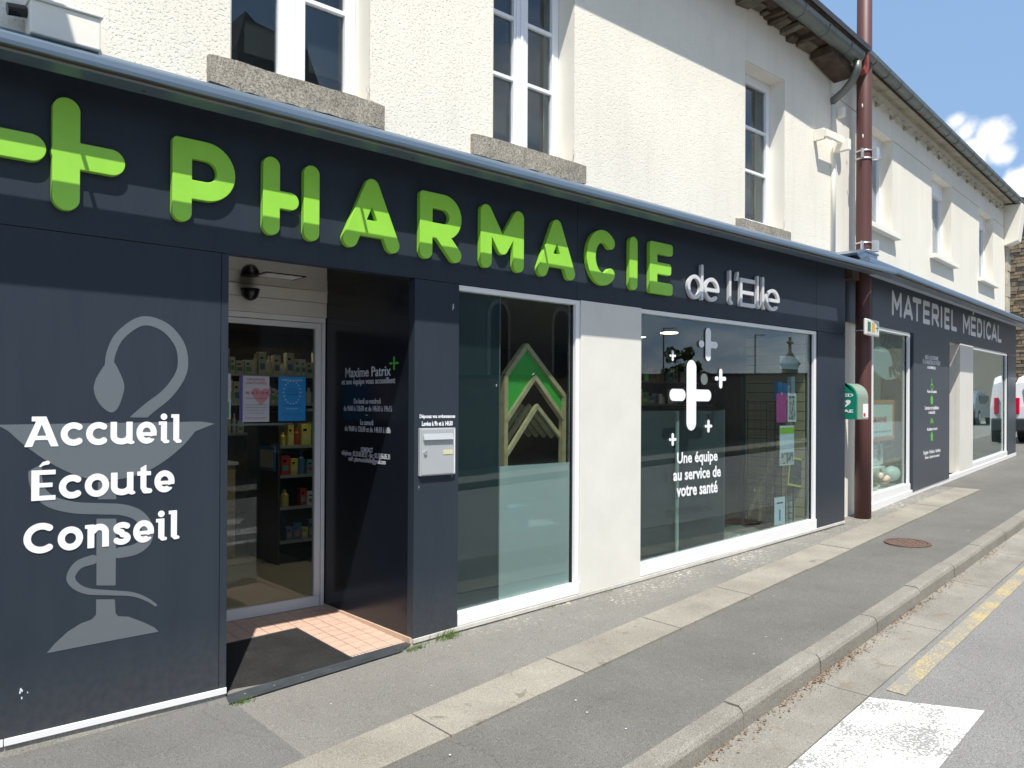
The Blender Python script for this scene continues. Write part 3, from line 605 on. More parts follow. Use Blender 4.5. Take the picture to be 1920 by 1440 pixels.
# smooth render bands round the window reveals
for h in (w1,w2,w3):
    m=MB(T1); e=.004
    m.add([(h[1]-e,h[2]+.0,WU+.0),(h[1]-e,h[2],WU-.2),(h[1]-e,h[3],WU-.2),(h[1]-e,h[3],WU)],[(0,1,2,3)])
    m.add([(h[0]+e,h[2]+.0,WU+.0),(h[0]+e,h[2],WU-.2),(h[0]+e,h[3],WU-.2),(h[0]+e,h[3],WU)],[(0,1,2,3)])
    m.add([(h[0]+e,h[3]-e,WU),(h[1]-e,h[3]-e,WU),(h[1]-e,h[3]-e,WU-.2),(h[0]+e,h[3]-e,WU-.2)],[(0,1,2,3)])
    m.out('reveal_render',K['smooth'],B)
WF=WU-.17                                             # window frame front
def upwin(h,stile,bars,label,casements=2,sill=None,pxs=None):
    x0,x1,z0,z1=h; fr=MB(T1); w=WF
    ft=.05; fr.box(x0+.006,x0+ft,z0+.0,z1-.006,w-.05,w) ; fr.box(x1-ft-.01,x1-.006,z0,z1-.006,w-.05,w); fr.box(x0+ft,x1-ft-.01,z0,z0+.06,w-.05,w+.004); fr.box(x0+ft,x1-ft-.01,z1-.06,z1-.006,w-.05,w-.002)
    f=fr.out('window_frame',K['pvc'],B,bevel=.004,label=label)
    cells=[]
    if casements==2:
        c=(x0+x1)/2+.0; m=MB(T1); m.box(c-stile/2,c+stile/2,z0+.06,z1-.06,w-.045,w+.012); m.box(c-.012,c+.012,z0+.06,z1-.06,w+.012,w+.022); m.out('meeting_stile',K['pvc'],f,bevel=.003)
        cells=[(x0+ft,c-stile/2),(c+stile/2,x1-ft-.01)]
    else: cells=[(x0+ft,x1-ft-.01)]
    for a,b in cells:
        m=MB(T1); s=.022; m.box(a,a+s,z0+.06,z1-.06,w-.04,w+.006); m.box(b-s,b,z0+.06,z1-.06,w-.04,w+.006); m.box(a+s,b-s,z0+.06,z0+.105,w-.04,w+.006); m.box(a+s,b-s,z1-.1,z1-.06,w-.04,w+.006); m.out('casement',K['pvc'],f,bevel=.003)
        for zb_ in bars: MB(T1).box(a+s,b-s,zb_-.014,zb_+.014,w-.035,w+.002).out('glazing_bar',K['pvc'],f,bevel=.003)
        zz=[z0+.105]+list(bars)+[z1-.1]
        for i in range(len(zz)-1): MB(T1).box(a+s,b-s,zz[i]+(.014 if i else 0),zz[i+1]-(.014 if i<len(zz)-2 else 0),w-.028,w-.022).out('pane',K['glassu'],f)
bz=lambda px,py: a1(px,py,WF)[1]
upwin(w1,.13,[bz(605,11),bz(605,11)+.45],'white casement window above the plus sign')
upwin(w2,.10,[bz(998,162),bz(998,50)],'white casement window above the letters R and M')
upwin(w3,.10,[bz(1414,324),bz(1414,243)],'narrow white casement window near the gutter end',casements=1)
def rock(name,x0,x1,y0,y1,z0,z1,mat,parent,seed=1,T=T1,jit=.006,nx=14):
    random.seed(seed); vs=[];fs=[]
    for i in range(nx+1):
        x=x0+(x1-x0)*i/nx; j=lambda s=jit: random.uniform(-s,s)
        c=.012 if i in (0,nx) else .004
        vs+= [(x,z0+j()+c,y1+j()*.5-c),(x,z1+j()*.6-c*.6,y1+j()*.5-c),(x,z1+j(.002),y1-.05),(x,z1+j(.001),y0),(x,z0,y0)]
    for i in range(nx):
        for k in range(5): a=i*5+k;b=i*5+(k+1)%5; fs.append((a,b,b+5,a+5))
    fs+=[(4,3,2,1,0),tuple(nx*5+k for k in range(5))]
    m=MB(T); m.add(vs,fs); return fixn(m.out(name,mat,parent))
for i,(x0,x1,z0,z1) in enumerate([(1.60,2.71,3.33,3.495),(3.43,4.56,3.33,3.485),(6.70,7.67,3.27,3.42)]):
    rock('sill',x0,x1,WU-.16,WU+.05,z0,z1,K['granite'],B,20+i)
# little curtain hooks beside the windows are left as wire eyes
m=MB(T1)
for h in (w1,w2,w3): m.tube([(h[1]-.02,h[2]+.02,WU+.002),(h[1]-.015,h[2]+.07,WU+.01)]+[(h[1]-.018+.014*math.cos(a),h[2]+.10+.02*math.sin(a),WU+.012) for a in np.linspace(-1.5,4.5,9)],.0016,5)
m.out('shutter_hook',K['galv'],B)
# dark rooms behind the upper windows
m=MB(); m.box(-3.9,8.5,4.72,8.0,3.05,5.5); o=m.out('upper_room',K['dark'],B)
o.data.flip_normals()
# pale curtain seen in the panes
for (x0,x1,y) in ((2.28,2.60,4.74),(3.95,4.45,4.74),(6.9,7.55,4.74)):
    m=MB(); nn=24; V=[];F=[]
    for i in range(nn+1):
        xx=x0+(x1-x0)*i/nn; yy=y+.03+.016*math.sin(i*1.7); V+=[(xx,yy,3.5),(xx,yy,5.0)]
    for i in range(nn): F.append((2*i,2*i+2,2*i+3,2*i+1))
    m.add(V,F); m.out('curtain',simple('grey_curtain',(.20,.19,.16),.9) if x0<3 else bpy.data.materials['grey_curtain'],B,smooth=True)
# eaves
m=MB(T1)
def eo(x): return topf(x)
m.add([(x,eo(x)+a,w) for x in (-4,6.9,8.66) for a,w in ((-.04,WU-.05),(-.02,WU+.36),(.06,WU+.40),(.08,WU-.05))],[(i*4+k,i*4+(k+1)%4,i*4+4+(k+1)%4,i*4+4+k) for i in range(2) for k in range(4)]+[(3,2,1,0),(8,9,10,11)])
fixn(m.out('eaves_board',K['darkwood'],B))
random.seed(5); x=4.0
while x<8.55:
    L=random.uniform(.07,.28); d=random.uniform(.05,.22); h=random.uniform(.03,.11); z=eo(x)-.045
    m=MB(T1); m.add([(x,z-h,WU+.001),(x+L,z-h*random.uniform(.7,1.1),WU+.001),(x+L,z,WU+.001),(x,z,WU+.001),(x+.01,z-h*.6,WU+d),(x+L-.01,z-h*.5,WU+d*random.uniform(.8,1.1)),(x+L-.01,z,WU+d),(x+.01,z,WU+d)],[(0,3,2,1),(4,5,6,7),(0,1,5,4),(1,2,6,5),(2,3,7,6),(3,0,4,7)])
    fixn(m.out('eaves_stone',random.choice([K['eavestone'],K['eavestone'],K['darkwood']]),B,bevel=.008)); x+=L+random.uniform(.0,.05)
x=-3.8
while x<8.5:
    MB(T1).box(x,x+.06,eo(x)-.085,eo(x)-.03,WU,WU+.22).out('rafter_end',K['darkwood'],B); x+=.61
# roof slope
m=MB(T1); m.add([(x,eo(x)+.09+q,w) for x in (-4,6.9,8.66) for q,w in ((0,WU+.42),(3.2,WU-4.2),(3.12,WU-4.2),(-.06,WU+.42))],[(i*4+k,i*4+(k+1)%4,i*4+4+(k+1)%4,i*4+4+k) for i in range(2) for k in range(4)]+[(3,2,1,0),(8,9,10,11)])
fixn(m.out('roof',K['slate'],B))
def gutter(T,st,r,w,mat,parent,n=10,label=None):
    """half-round gutter with outward bead along stations (u,z of rim)"""
    prof=[(-r*math.sin(a),-r*math.cos(a)) for a in np.linspace(0,math.pi,n)]          # (v,w): from back rim round to front rim
    prof=[(v,w_) for v,w_ in prof]+[(.012,r+.004),(.012,r-.008)]
    inner=[(-(r-.004)*math.sin(a),(r-.004)*math.cos(a)) for a in np.linspace(0.02,math.pi-.02,n)]
    full=prof+inner; V=[];k=len(full)
    for u,z in st:
        for v,w_ in full: V.append((u,z+v,w+w_))
    F=[(i*k+j,i*k+(j+1)%k,(i+1)*k+(j+1)%k,(i+1)*k+j) for i in range(len(st)-1) for j in range(k)]
    m=MB(T); m.add(V,F)
    for u,z in (st[0],st[-1]): b=len(m.v); m.v+=[T(u,z+v,w+w_) for v,w_ in prof[:n]]; m.f.append(tuple(range(b,b+n)))
    g=fixn(m.out('gutter',mat,parent,smooth=False,label=label))
    u=st[0][0]+.3
    def zat(u):
        for i in range(len(st)-1):
            if st[i][0]<=u<=st[i+1][0]: return st[i][1]+(st[i+1][1]-st[i][1])*(u-st[i][0])/(st[i+1][0]-st[i][0])
    while u<st[-1][0]-.1:
        m=MB(T); z=zat(u); m.tube([(u,z+.012,w-r)]+[(u,z-(r+.004)*math.sin(a),w-(r+.004)*math.cos(a)) for a in np.linspace(.1,math.pi-.1,9)]+[(u,z+.016,w+r+.004)],.0065,5); m.out('gutter_bracket',mat,g); u+=.48
    return g
gutter(T1,[(-4,5.72),(4,5.69),(6.0,5.65),(7.3,5.56),(8.60,5.45)],.085,WU+.30,K['zinc'],B)
MB(T1).tube([(8.52,5.36,WU+.335),(8.53,5.27,WU+.33),(8.55,5.17,WU+.26),(8.58,5.10,WU+.15),(8.62,5.03,WU-.02),(8.66,5.0,WU-.08)],.042,12).out('downpipe_elbow',K['zinc'],B,smooth=True)
m=MB(T1); V=[]
for a in np.linspace(-1.3,1.5,10): V.append((8.64+.11*math.cos(a),5.40+.15*math.sin(a)))
V+= [(8.66,5.5),(8.62,5.3)]
fixn(m.prism(V,WU+.30,WU+.36).out('curved_red_board',K['red'],B))
fixn(MB(T1).prism([(8.10,5.36),(8.62,5.24),(8.62,5.33),(8.10,5.45)],WU+.02,WU+.26).out('fascia_board',K['darkwood'],B))
# ---- cladding: fascia and panels
def panel(name,poly,mat,label=None,w0=-.07,w1=0.,bevel=.002,T=T1,parent=None): return fixn(MB(T).prism(poly,w0,w1).out(name,mat,parent or B,bevel=bevel,label=label))
zf=2.412
for a,b in ((-4,.2),(.2,4.40),(4.40,8.09),(8.09,8.75)):
    panel('fascia_panel',[(a+.0015,zf),(b-.0015,zf),(b-.0015,3.168),(a+.0015,3.168)],K['clad'])
trim=lambda x: gz(x,4.25)+.035+ (.012 if x<3 else 0)
def tr(x):                                           # top of the plinth trim
    if x<1.7: return .062
    return float(np.interp(x,[2.9,3.25,4.42,5.17,8.10,8.74],[.092,.107,.145,.172,.285,.315]))
panel('cladding_panel',[(-4,.064),(1.648,.064),(1.648,zf-.003),(-4,zf-.003)],K['clad'],'tall blue-grey panel behind the bowl and snake emblem')
panel('cladding_panel',[(1.651,.064),(1.69,.064),(1.69,zf-.003),(1.651,zf-.003)],K['clad'])
panel('cladding_panel',[(RX,.092),(3.262,.107),(3.262,zf-.003),(RX,zf-.003)],K['clad'],'blue-grey panel holding the letterbox')
panel('cladding_panel',[(4.448,tr(4.448)),(5.17,tr(5.17)),(5.17,zf-.003),(4.448,zf-.003)],K['beige'],'pale beige panel between the two shop windows')
panel('cladding_panel',[(8.12,tr(8.12)),(8.748,tr(8.748)),(8.748,zf-.003),(8.12,zf-.003)],K['clad'],'blue-grey end panel right of the big window')
MB(T1).box(8.70,8.752,tr(8.7),3.05,-.42,-.071).out('end_return',K['clad'],B)
# trim and plinth under the panels
def bandp(name,xs,top,bot,mat,w0,w1,label=None):
    pl=[(x,top(x)) for x in xs]+[(x,bot(x)) for x in xs[::-1]]; fixn(MB(T1).prism(pl,w0,w1).out(name,mat,B,bevel=.002,label=label))
bandp('base_trim',[-4,0.66],lambda x:.0625,lambda x:.030,K['white'],-.06,.008); bandp('base_trim',[.664,1.69],lambda x:.0625,lambda x:.030,K['white'],-.06,.008)
bandp('plinth',[-4,1.69],lambda x:.029,lambda x:-.35,K['plinth'],-.06,-.004)
bandp('base_trim',[RX,3.25,4.42],lambda x:tr(x)-.002,lambda x:tr(x)-.030,K['trimw'],-.06,.008); bandp('base_trim',[4.424,5.17,6.6,8.748],lambda x:tr(x)-.002,lambda x:tr(x)-.030,K['trimw'],-.06,.008)
bandp('plinth',[RX,3.25,4.42,5.17,8.748],lambda x:tr(x)-.031,lambda x:-.1,K['plinth'],-.06,-.004)
# canopy: rounded metal visor on brackets, slot open behind it
def canopy(T,u0,u1,z,o,parent,h=.063):
    """slim metal visor: rounded front, dark groove and a flat plate underneath, open slot behind it"""
    tb=[(z+.010,o-.175),(z+.036,o-.175),(z+h-.004,o-.055),(z+h,o-.035),(z+h-.004,o-.014),(z+h*.72,o-.002),(z+.020,o+.001),(z+.004,o-.002),(z+.002,o-.012),(z+.010,o-.014)]
    f=fixn(MB(T).profile(tb,u0,u1).out('canopy',K['steel'],parent,smooth=False,label='rounded metal canopy edge'))
    fixn(MB(T).box(u0+.01,u1-.25,z-.005,z+.0095,o-.176,o-.055).out('canopy_plate',K['steel'],f))
    MB(T).box(u0+.01,u1-.25,z-.006,z+.004,o-.0545,o-.0515).out('canopy_lip',K['lip'],f)
    MB(T).box(u0+.01,u1-.26,z+.0065,z+.0095,o-.051,o-.015).out('canopy_groove',K['groove'],f)
    return f
cn=canopy(T1,-4,9.07,3.071,.431,B)
# upstand and sloping flashing against the wall (leaves the slot)
fixn(MB(T1).profile([(3.106,.190),(3.106,.183),(3.172,.0),(3.172,WU+.001),(3.338,WU+.001),(3.30,.02),(3.15,.190)],-4,8.75).out('wall_flashing',K['steel'],B))
x=-3.7
while x<8.8:
    MB(T1).box(x,x+.012,3.112,3.140,.191,.30).out('canopy_bracket',K['steel'],cn); x+=1.52
for x in np.arange(-3.4,8.9,1.52): m=MB(T1); sphere(m,(x,3.0655,.30),(.010,.004,.010),8,4); m.out('canopy_bolt',K['groove'],cn)
# ---- doorway recess
dm=K['cladg']
fixn(MB().prism([(RX+.001,4.32),(RX+.08,4.32),(RX+.08,5.50),(RX+.001,5.50)],.096,2.44).out('reveal_panel',K['cladg'],B,label='glossy dark reveal panel printed with the opening hours'))
MB().box(RX+.002,RX+.02,4.252,4.319,.10,2.41).out('reveal_panel',K['cladg'],B)
fixn(MB().prism([(1.60,4.32),(1.689,4.32),(1.689,5.55),(1.60,5.55)],.0,2.44).out('reveal_panel',K['cladg'],B,label='dark left reveal panel of the doorway'))
SOF=simple('mirror_gloss_soffit',(.50,.48,.45),.05,1)
MB().box(1.69,RX,4.322,5.44,2.44,2.47).out('doorway_soffit',SOF,B)
# recessed lamp in soffit
m=MB(); m.box(2.18,2.44,4.85,4.86,2.436,2.4395); m.box(2.18,2.44,5.03,5.04,2.436,2.4395); m.box(2.17,2.18,4.85,5.04,2.436,2.4395); m.box(2.44,2.45,4.85,5.04,2.436,2.4395); l_=m.out('soffit_light',K['black'],B)
MB().box(2.19,2.43,4.87,5.02,2.4355,2.4395).out('lens',K['white'],l_)
# lintel casing: three stepped boards
YB=5.44
MB().box(1.69,RX-.001,YB-.03,YB+.10,2.355,2.438).out('door_lintel',K['beige'],B,bevel=.002,label='upper board of the door casing')
MB().box(1.69,RX-.001,YB-.024,YB+.10,2.245,2.352).out('door_lintel',K['beige'],B,bevel=.002,label='lower board of the door casing')
# sliding glass door
d_=MB(); d_.box(2.845,2.90,YB-.01,YB+.04,.085,2.243)
fr=MB(); fr.box(1.695,2.90,YB-.012,YB+.06,2.205,2.243); fr.box(2.872,2.90,YB-.012,YB+.06,.085,2.203)
fr=fr.out('door_frame',K['white'],B,bevel=.002)
lf=MB(); lf.box(1.70,2.868,YB-.005,YB+.035,.085,.160); lf.box(2.822,2.868,YB-.005,YB+.035,.161,2.160); lf.box(1.70,2.868,YB-.005,YB+.035,2.161,2.2)
lf=lf.out('sliding_door',K['white'],B,bevel=.002)
MB().box(1.70,2.821,YB+.012,YB+.020,.161,2.160).out('pane',K['glassd'],lf)
MB().box(1.70,2.66,YB+.03,YB+.05,1.442,1.456).out('door_bar',K['galv'],lf)
# recess floor
FL=lambda x,y: float((-.002+(x-1.69)*.045)*(1-(y-4.25)/1.19)+.080*((y-4.25)/1.19))
fl=MB(); fl.v=[(1.69,4.25,FL(1.69,4.25)-.004),(RX,4.25,FL(RX,4.25)-.004),(RX,YB+.06,.076),(1.69,YB+.06,.076)]; fl.f=[(0,1,2,3)]; fl=fl.out('doorway_floor',K['grout'],B)
tm=bpy.data.meshes.new('floor_tile'); tb_=MB(); s=.0478; tb_.box(-s,s,-s+.0022,s-.0022,-.004,.0); 
nub=[]
for i in range(4):
    for j in range(4): x=(i-1.5)*.0225;y=(j-1.5)*.0225; tb_.box(x-.007,x+.007,y-.007,y+.007,.0,.0022)
tm.from_pydata(tb_.v,[],tb_.f); tm.materials.append(K['tile'])
nx=12; random.seed(9)
for i in range(nx):
    for j in range(12):
        x=1.69+.0506+i*.1012; y=4.25+.05+j*.0993
        if x<2.49 and y<5.02: continue
        z=FL(x,y)+.001; o=bpy.data.objects.new('floor_tile',tm); link(o,(x,y,z),fl)
        nrm=Vector((-(FL(x+.05,y)-FL(x-.05,y))/.1,-(FL(x,y+.05)-FL(x,y-.05))/.1,1)).normalized(); o.rotation_euler=Vector((0,0,1)).rotation_difference(nrm).to_euler()
m=MB(); m.add([(RX-.012,4.27,FL(RX,4.27)),(RX-.012,5.43,.079),(RX-.012,5.43,.094),(RX-.012,4.27,.094),(RX,4.27,FL(RX,4.27)),(RX,5.43,.079),(RX,5.43,.094),(RX,4.27,.094)],[(0,1,2,3),(7,6,5,4),(0,4,5,1),(3,2,6,7),(0,3,7,4),(1,5,6,2)])
fixn(m.out('skirting_tile',simple('pale_salmon_skirting',(.62,.46,.34),.6),B))
# rubber ramp at the threshold
m=MB(); m.add([(1.69,4.262,.010),(2.90,4.262,.060),(2.76,4.175,gz(2.76,4.17)+.008),(1.66,4.125,gz(1.66,4.12)+.008),(1.69,4.32,.006),(2.905,4.32,.060)],[(0,3,2,1),(4,0,1,5)])
m2=fixn(m.out('threshold_ramp',K['rubber'],B))
for k in range(7):
    x=1.78+k*.17; t_=(x-1.66)/1.25; m=MB(); sphere(m,(x,4.215,.010+.046*t_+.001),(.007,.007,.003),8,3); m.out('screw_head',K['galv'],m2)
mt=thing('doormat','black ribbed rubber doormat lying in the pharmacy doorway','doormat',(2.1,4.65,.03))
m=MB(); V=[]
P=[(1.70,4.275),(2.49,4.275),(2.485,5.03),(1.70,5.01)]
m.add([(x,y,FL(x,y)+z) for z in (-.002,.007) for x,y in P],[(3,2,1,0),(4,5,6,7)]+[(i,(i+1)%4,4+(i+1)%4,4+i) for i in range(4)]); fixn(m.out('mat_body',K['mat'],mt))
m=MB(); 
for (a,b) in ((0,1),(1,2),(2,3)):
    (x0,y0),(x1,y1)=P[a],P[b]; m.tube([(x0,y0,FL(x0,y0)+.006),(x1,y1,FL(x1,y1)+.006)],.005,6)
m.out('mat_edge',K['rubber'],mt)
# ---- shop windows
def shopwin(T,par,xl,xr,zt,bl,br,dl,fw,wf,label,glass,wl=None):
    """frame with sloping bottom rail: bl,br bottom heights, dl rail height"""
    wl_f=fw if wl is None else wl
    f=fixn(MB(T).prism([(xl,zt),(xr,zt),(xr,zt-fw),(xl,zt-fw)],wf-.07,wf).out('shop_window',K['white'],par,bevel=.002,label=label))
    gb=lambda x: bl+(br-bl)*(x-xl)/(xr-xl)+dl
    fixn(MB(T).prism([(xl,bl),(xr,br),(xr,gb(xr)),(xl,gb(xl))],wf-.07,wf+.012).out('bottom_rail',K['white'],f,bevel=.003))
    if wl_f: fixn(MB(T).prism([(xl,gb(xl)+.0005),(xl+wl_f,gb(xl+wl_f)+.0005),(xl+wl_f,zt-fw-.0005),(xl,zt-fw-.0005)],wf-.07,wf-.001).out('stile',K['white'],f,bevel=.002))
    fixn(MB(T).prism([(xr-fw*1.2,gb(xr-fw*1.2)+.0005),(xr,gb(xr)+.0005),(xr,zt-fw-.0005),(xr-fw*1.2,zt-fw-.0005)],wf-.07,wf-.001).out('stile',K['white'],f,bevel=.002))
    fixn(MB(T).prism([(xr-fw*1.2-.014,gb(xr)+.0),(xr-fw*1.2-.0005,gb(xr)),(xr-fw*1.2-.0005,zt-fw-.001),(xr-fw*1.2-.014,zt-fw-.001)],wf-.05,wf-.03).out('gasket',K['black'],f))
    e=wl_f
    fixn(MB(T).prism([(xl+e,gb(xl+e)+.0005),(xr-fw*1.2,gb(xr-fw*1.2)+.0005),(xr-fw*1.2,zt-fw-.0005),(xl+e,zt-fw-.0005)],wf-.045,wf-.039).out('pane',glass,f)); return f
shopwin(T1,B,3.265,4.445,zf-.005,.108,.148,.085,.035,-.012,'narrow shop window with the wooden house frame',K['glass'],0)
shopwin(T1,B,5.173,8.117,zf-.005,.175,.283,.105,.035,-.012,'wide shop window with white plus signs',K['glass'],.0)
GW=-.050                                             # glass surface offset
# shop interior shell
m=MB(); m.box(1.72,12.5,5.58,11,.082,2.62); o=m.out('shop_room',K['room'],B); o.data.flip_normals()
o.data.materials.append(K['floor']); o.data.materials.append(K['roomw'])
for p in o.data.polygons:
    n_=p.normal; c_=p.center
    if abs(n_.z)>.5 and n_.z>0: p.material_index=1
    elif abs(n_.z)<.5: p.material_index=2
# remove the street-side face of the room where the windows are
import bmesh
bm=bmesh.new(); bm.from_mesh(o.data); bmesh.ops.delete(bm,geom=[f for f in bm.faces if abs(f.normal.y)>.5 and f.calc_center_median().y<0],context='FACES'); bm.to_mesh(o.data); bm.free()
# window bay shells
m=MB()
m.quad((3.0,4.36,.1),(8.75,4.36,.1),(8.75,5.58,.1),(3.0,5.58,.1)); m.quad((3.0,4.36,2.6),(8.75,4.36,2.6),(8.75,5.58,2.6),(3.0,5.58,2.6)); m.quad((3.0,4.36,.1),(3.0,5.58,.1),(3.0,5.58,2.6),(3.0,4.36,2.6))
m.out('window_bay',K['darkpanel'],B)
for a,b in ((4.449,5.169),(8.121,8.69)): MB().box(a,b,4.325,4.36,.05,2.55).out('inner_pier',K['dark'],B)
MB().box(3.0,8.69,4.325,4.36,2.40,2.95).out('inner_pier',K['dark'],B)
MB().box(3.0,8.69,4.325,4.37,-.05,.15).out('inner_pier',K['dark'],B)
# window 1: teal film and frosted film
f1=MB(T1).prism([(3.266,.194),(3.672,.208),(3.672,2.37),(3.266,2.37)],GW-.03,GW-.014); fixn(f1.out('backing_film',K['film'],B))
fixn(MB(T1).prism([(3.678,.208),(4.385,.232),(4.385,1.160),(3.678,1.160)],GW-.010,GW-.008).out('frosted_film',K['frost'],B))
MB(T1).box(3.672,3.680,.205,2.372,GW-.03,GW-.009).out('film_edge',simple('film_edge_grey',(.16,.19,.19),.5),B)
# ================================================================ SIGNS
sg=thing('pharmacy_sign','large lime-green raised letters PHARMACIE with a plus sign along the dark fascia','sign',(.7,4.25,2.5))
LW=.004; LD=.038
def inv1(px,py): return a1(px,py,LW+LD)
def letter(ch,l,r,tl,bl,mat,par,rad,T=T1,w=LW,depth=LD,av=a1,bevel=.004,res=.0035,name='letter'):
    """l,r: pixel columns; tl,bl: pixel rows of top and bottom at the left edge"""
    u0,v1=av(l,tl,w+depth); _,v0=av(l,bl,w+depth); u1,_=av(r,tl,w+depth)
    pr=G(ch,u1-u0,v1-v0,rad)
    if 1: 
        me=curve_mesh(name,contours(pr,res),depth,bevel); return fixn(place(name,me,T,w+depth/2,mat,par,None,lambda a,b:(u0+a,v0+b)))
letters=[('P',324,442,252,402),('H',494,600,286,426),('A',644,750,350,457),('R',788,866,356,473),('M',902,983,381,495),('A',1009,1079,424,507),('C',1101,1158,438,527),('I',1180,1197,446,540),('E',1219,1262,457,547)]
ZB,ZT=2.540,2.975
for ch,l,r,t_,b_ in letters:
    u0=a1(l,t_,LW+LD)[0]; u1=a1(r,t_,LW+LD)[0]
    me=curve_mesh('letter',contours(G(ch,u1-u0,ZT-ZB,.0495),.0035),LD,.003)
    fixn(place('letter',me,T1,LW+LD/2,K['green'],sg,None,lambda a,b:(u0+a,ZB+b)))
# the plus in front of the word
u=lambda px,py: a1(px,py,LW+LD)
a=u(99,190);b=u(150,380); x0=a[0];x1=b[0]; r_=(x1-x0)/2
zt=u(122,182)[1]; zb_=u(120,393)[1]; zm0=u(150,268)[1]; zm1=u(150,318)[1]; xr=u(235,310)[0]; rr_=(zm0-zm1)/2
shape('plus_sign',[('c',[(x0+r_,zb_+r_),(x0+r_,zt-r_)],r_),('c',[(x0+r_,(zm0+zm1)/2),(xr-rr_,(zm0+zm1)/2)],rr_)],T1,LW,LD,K['green'],sg,.0035,.003)
xl=u(0,270)[0]-.10; x2=u(87,270)[0]; zc=(zm0+zm1)/2
shape('plus_sign',[('c',[(xl+.05,zc),(x2-rr_,zc)],rr_)],T1,LW,LD,K['green'],sg,.0035,.003)
ds=thing('silver_lettering','small silver raised lettering de l\'Elle right of the green letters','sign',(5.9,4.25,2.5))
for ch,l,r,t_,b_ in [('d',1293,1322,497,553),('e',1324,1352,0,0),('l',1368,1380,0,0),("'",1383,1389,0,0),('E',1391,1419,0,0),('l',1421,1430,0,0),('l',1431,1440,0,0),('e',1440,1465,0,0)]:
    u0=a1(l,540,.05)[0];u1=a1(r,540,.05)[0]; z0,z1=2.545,2.865
    if ch=='E': pr=[('b',0,0,.036,.27,.006),('b',0,.234,u1-u0,.27,.006),('b',0,.118,(u1-u0)*.9,.152,.006),('b',0,0,u1-u0,.036,.006)]
    else: pr=G(ch,u1-u0,z1-z0,.0165)
    me=curve_mesh('letter',contours(pr,.003),.030,.001); fixn(place('letter',me,T1,.004+.015,K['silver'],ds,None,lambda a,b:(u0+a,z0+b)))
# emblem: bowl and snake, and the three words
em=thing('bowl_and_snake_emblem','grey printed bowl with a coiled snake on the left panel','emblem',(1.1,4.25,.4))
def cp(x,y): return a1(.6875*x,450+.6875*y)
R1=lambda p: p*.6875*.00252/2                          # crop pixel width -> radius in metres
def body(pts,ws): return ('c',[cp(*p) for p in pts],[R1(w) for w in ws])
def cr(pts,n=6):
    out=[]
    for i in range(len(pts)-1):
        p0_=np.array(pts[max(i-1,0)],float);p1=np.array(pts[i],float);p2=np.array(pts[i+1],float);p3=np.array(pts[min(i+2,len(pts)-1)],float)
        for k in range(n):
            t=k/n; out.append(tuple(.5*((2*p1)+(-p0_+p2)*t+(2*p0_-5*p1+4*p2-p3)*t*t+(-p0_+3*p1-3*p2+p3)*t**3)))
    return out+[pts[-1]]
def ws(a,b,n): return [a+(b-a)*i/(n-1) for i in range(n)]
arcp=cr([(297,350),(304,305),(330,258),(388,221),(448,237),(488,282),(499,330),(490,372),(455,420),(405,460),(360,500)]); hd=cr([(287,338),(262,378),(256,412),(272,448),(300,470),(320,460),(335,422),(338,392),(322,352),(309,330)])
shape('snake_head',[body(arcp,ws(23,35,len(arcp))),('p',[cp(*p) for p in hd]),('-',('p',[cp(*p) for p in ((320,484),(520,484),(520,560),(320,560))]))],T1,0.0006,.0008,K['vinylgrey'],em,.004)
bw=cr([(-14,504),(548,495),(532,522),(500,560),(455,598),(410,626),(360,645),(300,655),(235,650),(175,628),(120,598),(60,555),(20,520),(-14,504)],3); bw=[(-14,504),(548,495)]+bw[4:]
shape('bowl',[('p',[cp(*p) for p in bw])],T1,.0009,.0008,K['vinylgrey'],em,.004)
sb=cr([(96,624),(97,655),(110,690),(145,716),(205,730),(275,733),(335,736),(378,752),(402,785),(398,820),(370,843),(325,853)])
gap=[cp(*p) for p in ((250,700),(250,706),(330,706),(330,700))]
shape('snake_coil',[body(sb,ws(32,31,len(sb))),('-',('p',[cp(*p) for p in ((60,560),(125,605),(60,640))]))],T1,.0006,.0008,K['vinylgrey'],em,.004)
sc=cr([(252,872),(214,886),(193,918),(205,942),(240,958),(300,962),(360,966),(400,980),(425,996)])
shape('snake_tail',[body(sc,ws(27,7,len(sc)))],T1,.0008,.0008,K['vinylgrey'],em,.004)
shape('bowl_stem',[('p',[cp(*p) for p in ((267,660),(317,656),(317,707),(267,707))])],T1,.0003,.0008,K['vinylgrey'],em,.004)
shape('bowl_stem',[('p',[cp(*p) for p in ((263,760),(317,760),(315,942),(263,942))])],T1,.0003,.0008,K['vinylgrey'],em,.004)
shape('bowl_foot',[('p',[cp(*p) for p in ((127,1127),(150,1100),(185,1068),(220,1046),(250,1035),(262,1022),(262,980),(313,980),(315,1018),(322,1026),(350,1027),(390,1042),(420,1056),(433,1068),(300,1093))])],T1,.0006,.0008,K['vinylgrey'],em,.004)
sw=thing('panel_slogan','white words Accueil Écoute Conseil printed over the bowl and snake emblem','sign',(1.1,4.25,.9))
slab('letter','Accueil',T1,.735,1.445,1.392,.141,.0024,K['vinyl'],sw)
slab('letter','Écoute',T1,.765,1.412,1.140,.142,.0024,K['vinyl'],sw)
slab('letter','Conseil',T1,.735,1.437,.893,.142,.0024,K['vinyl'],sw)
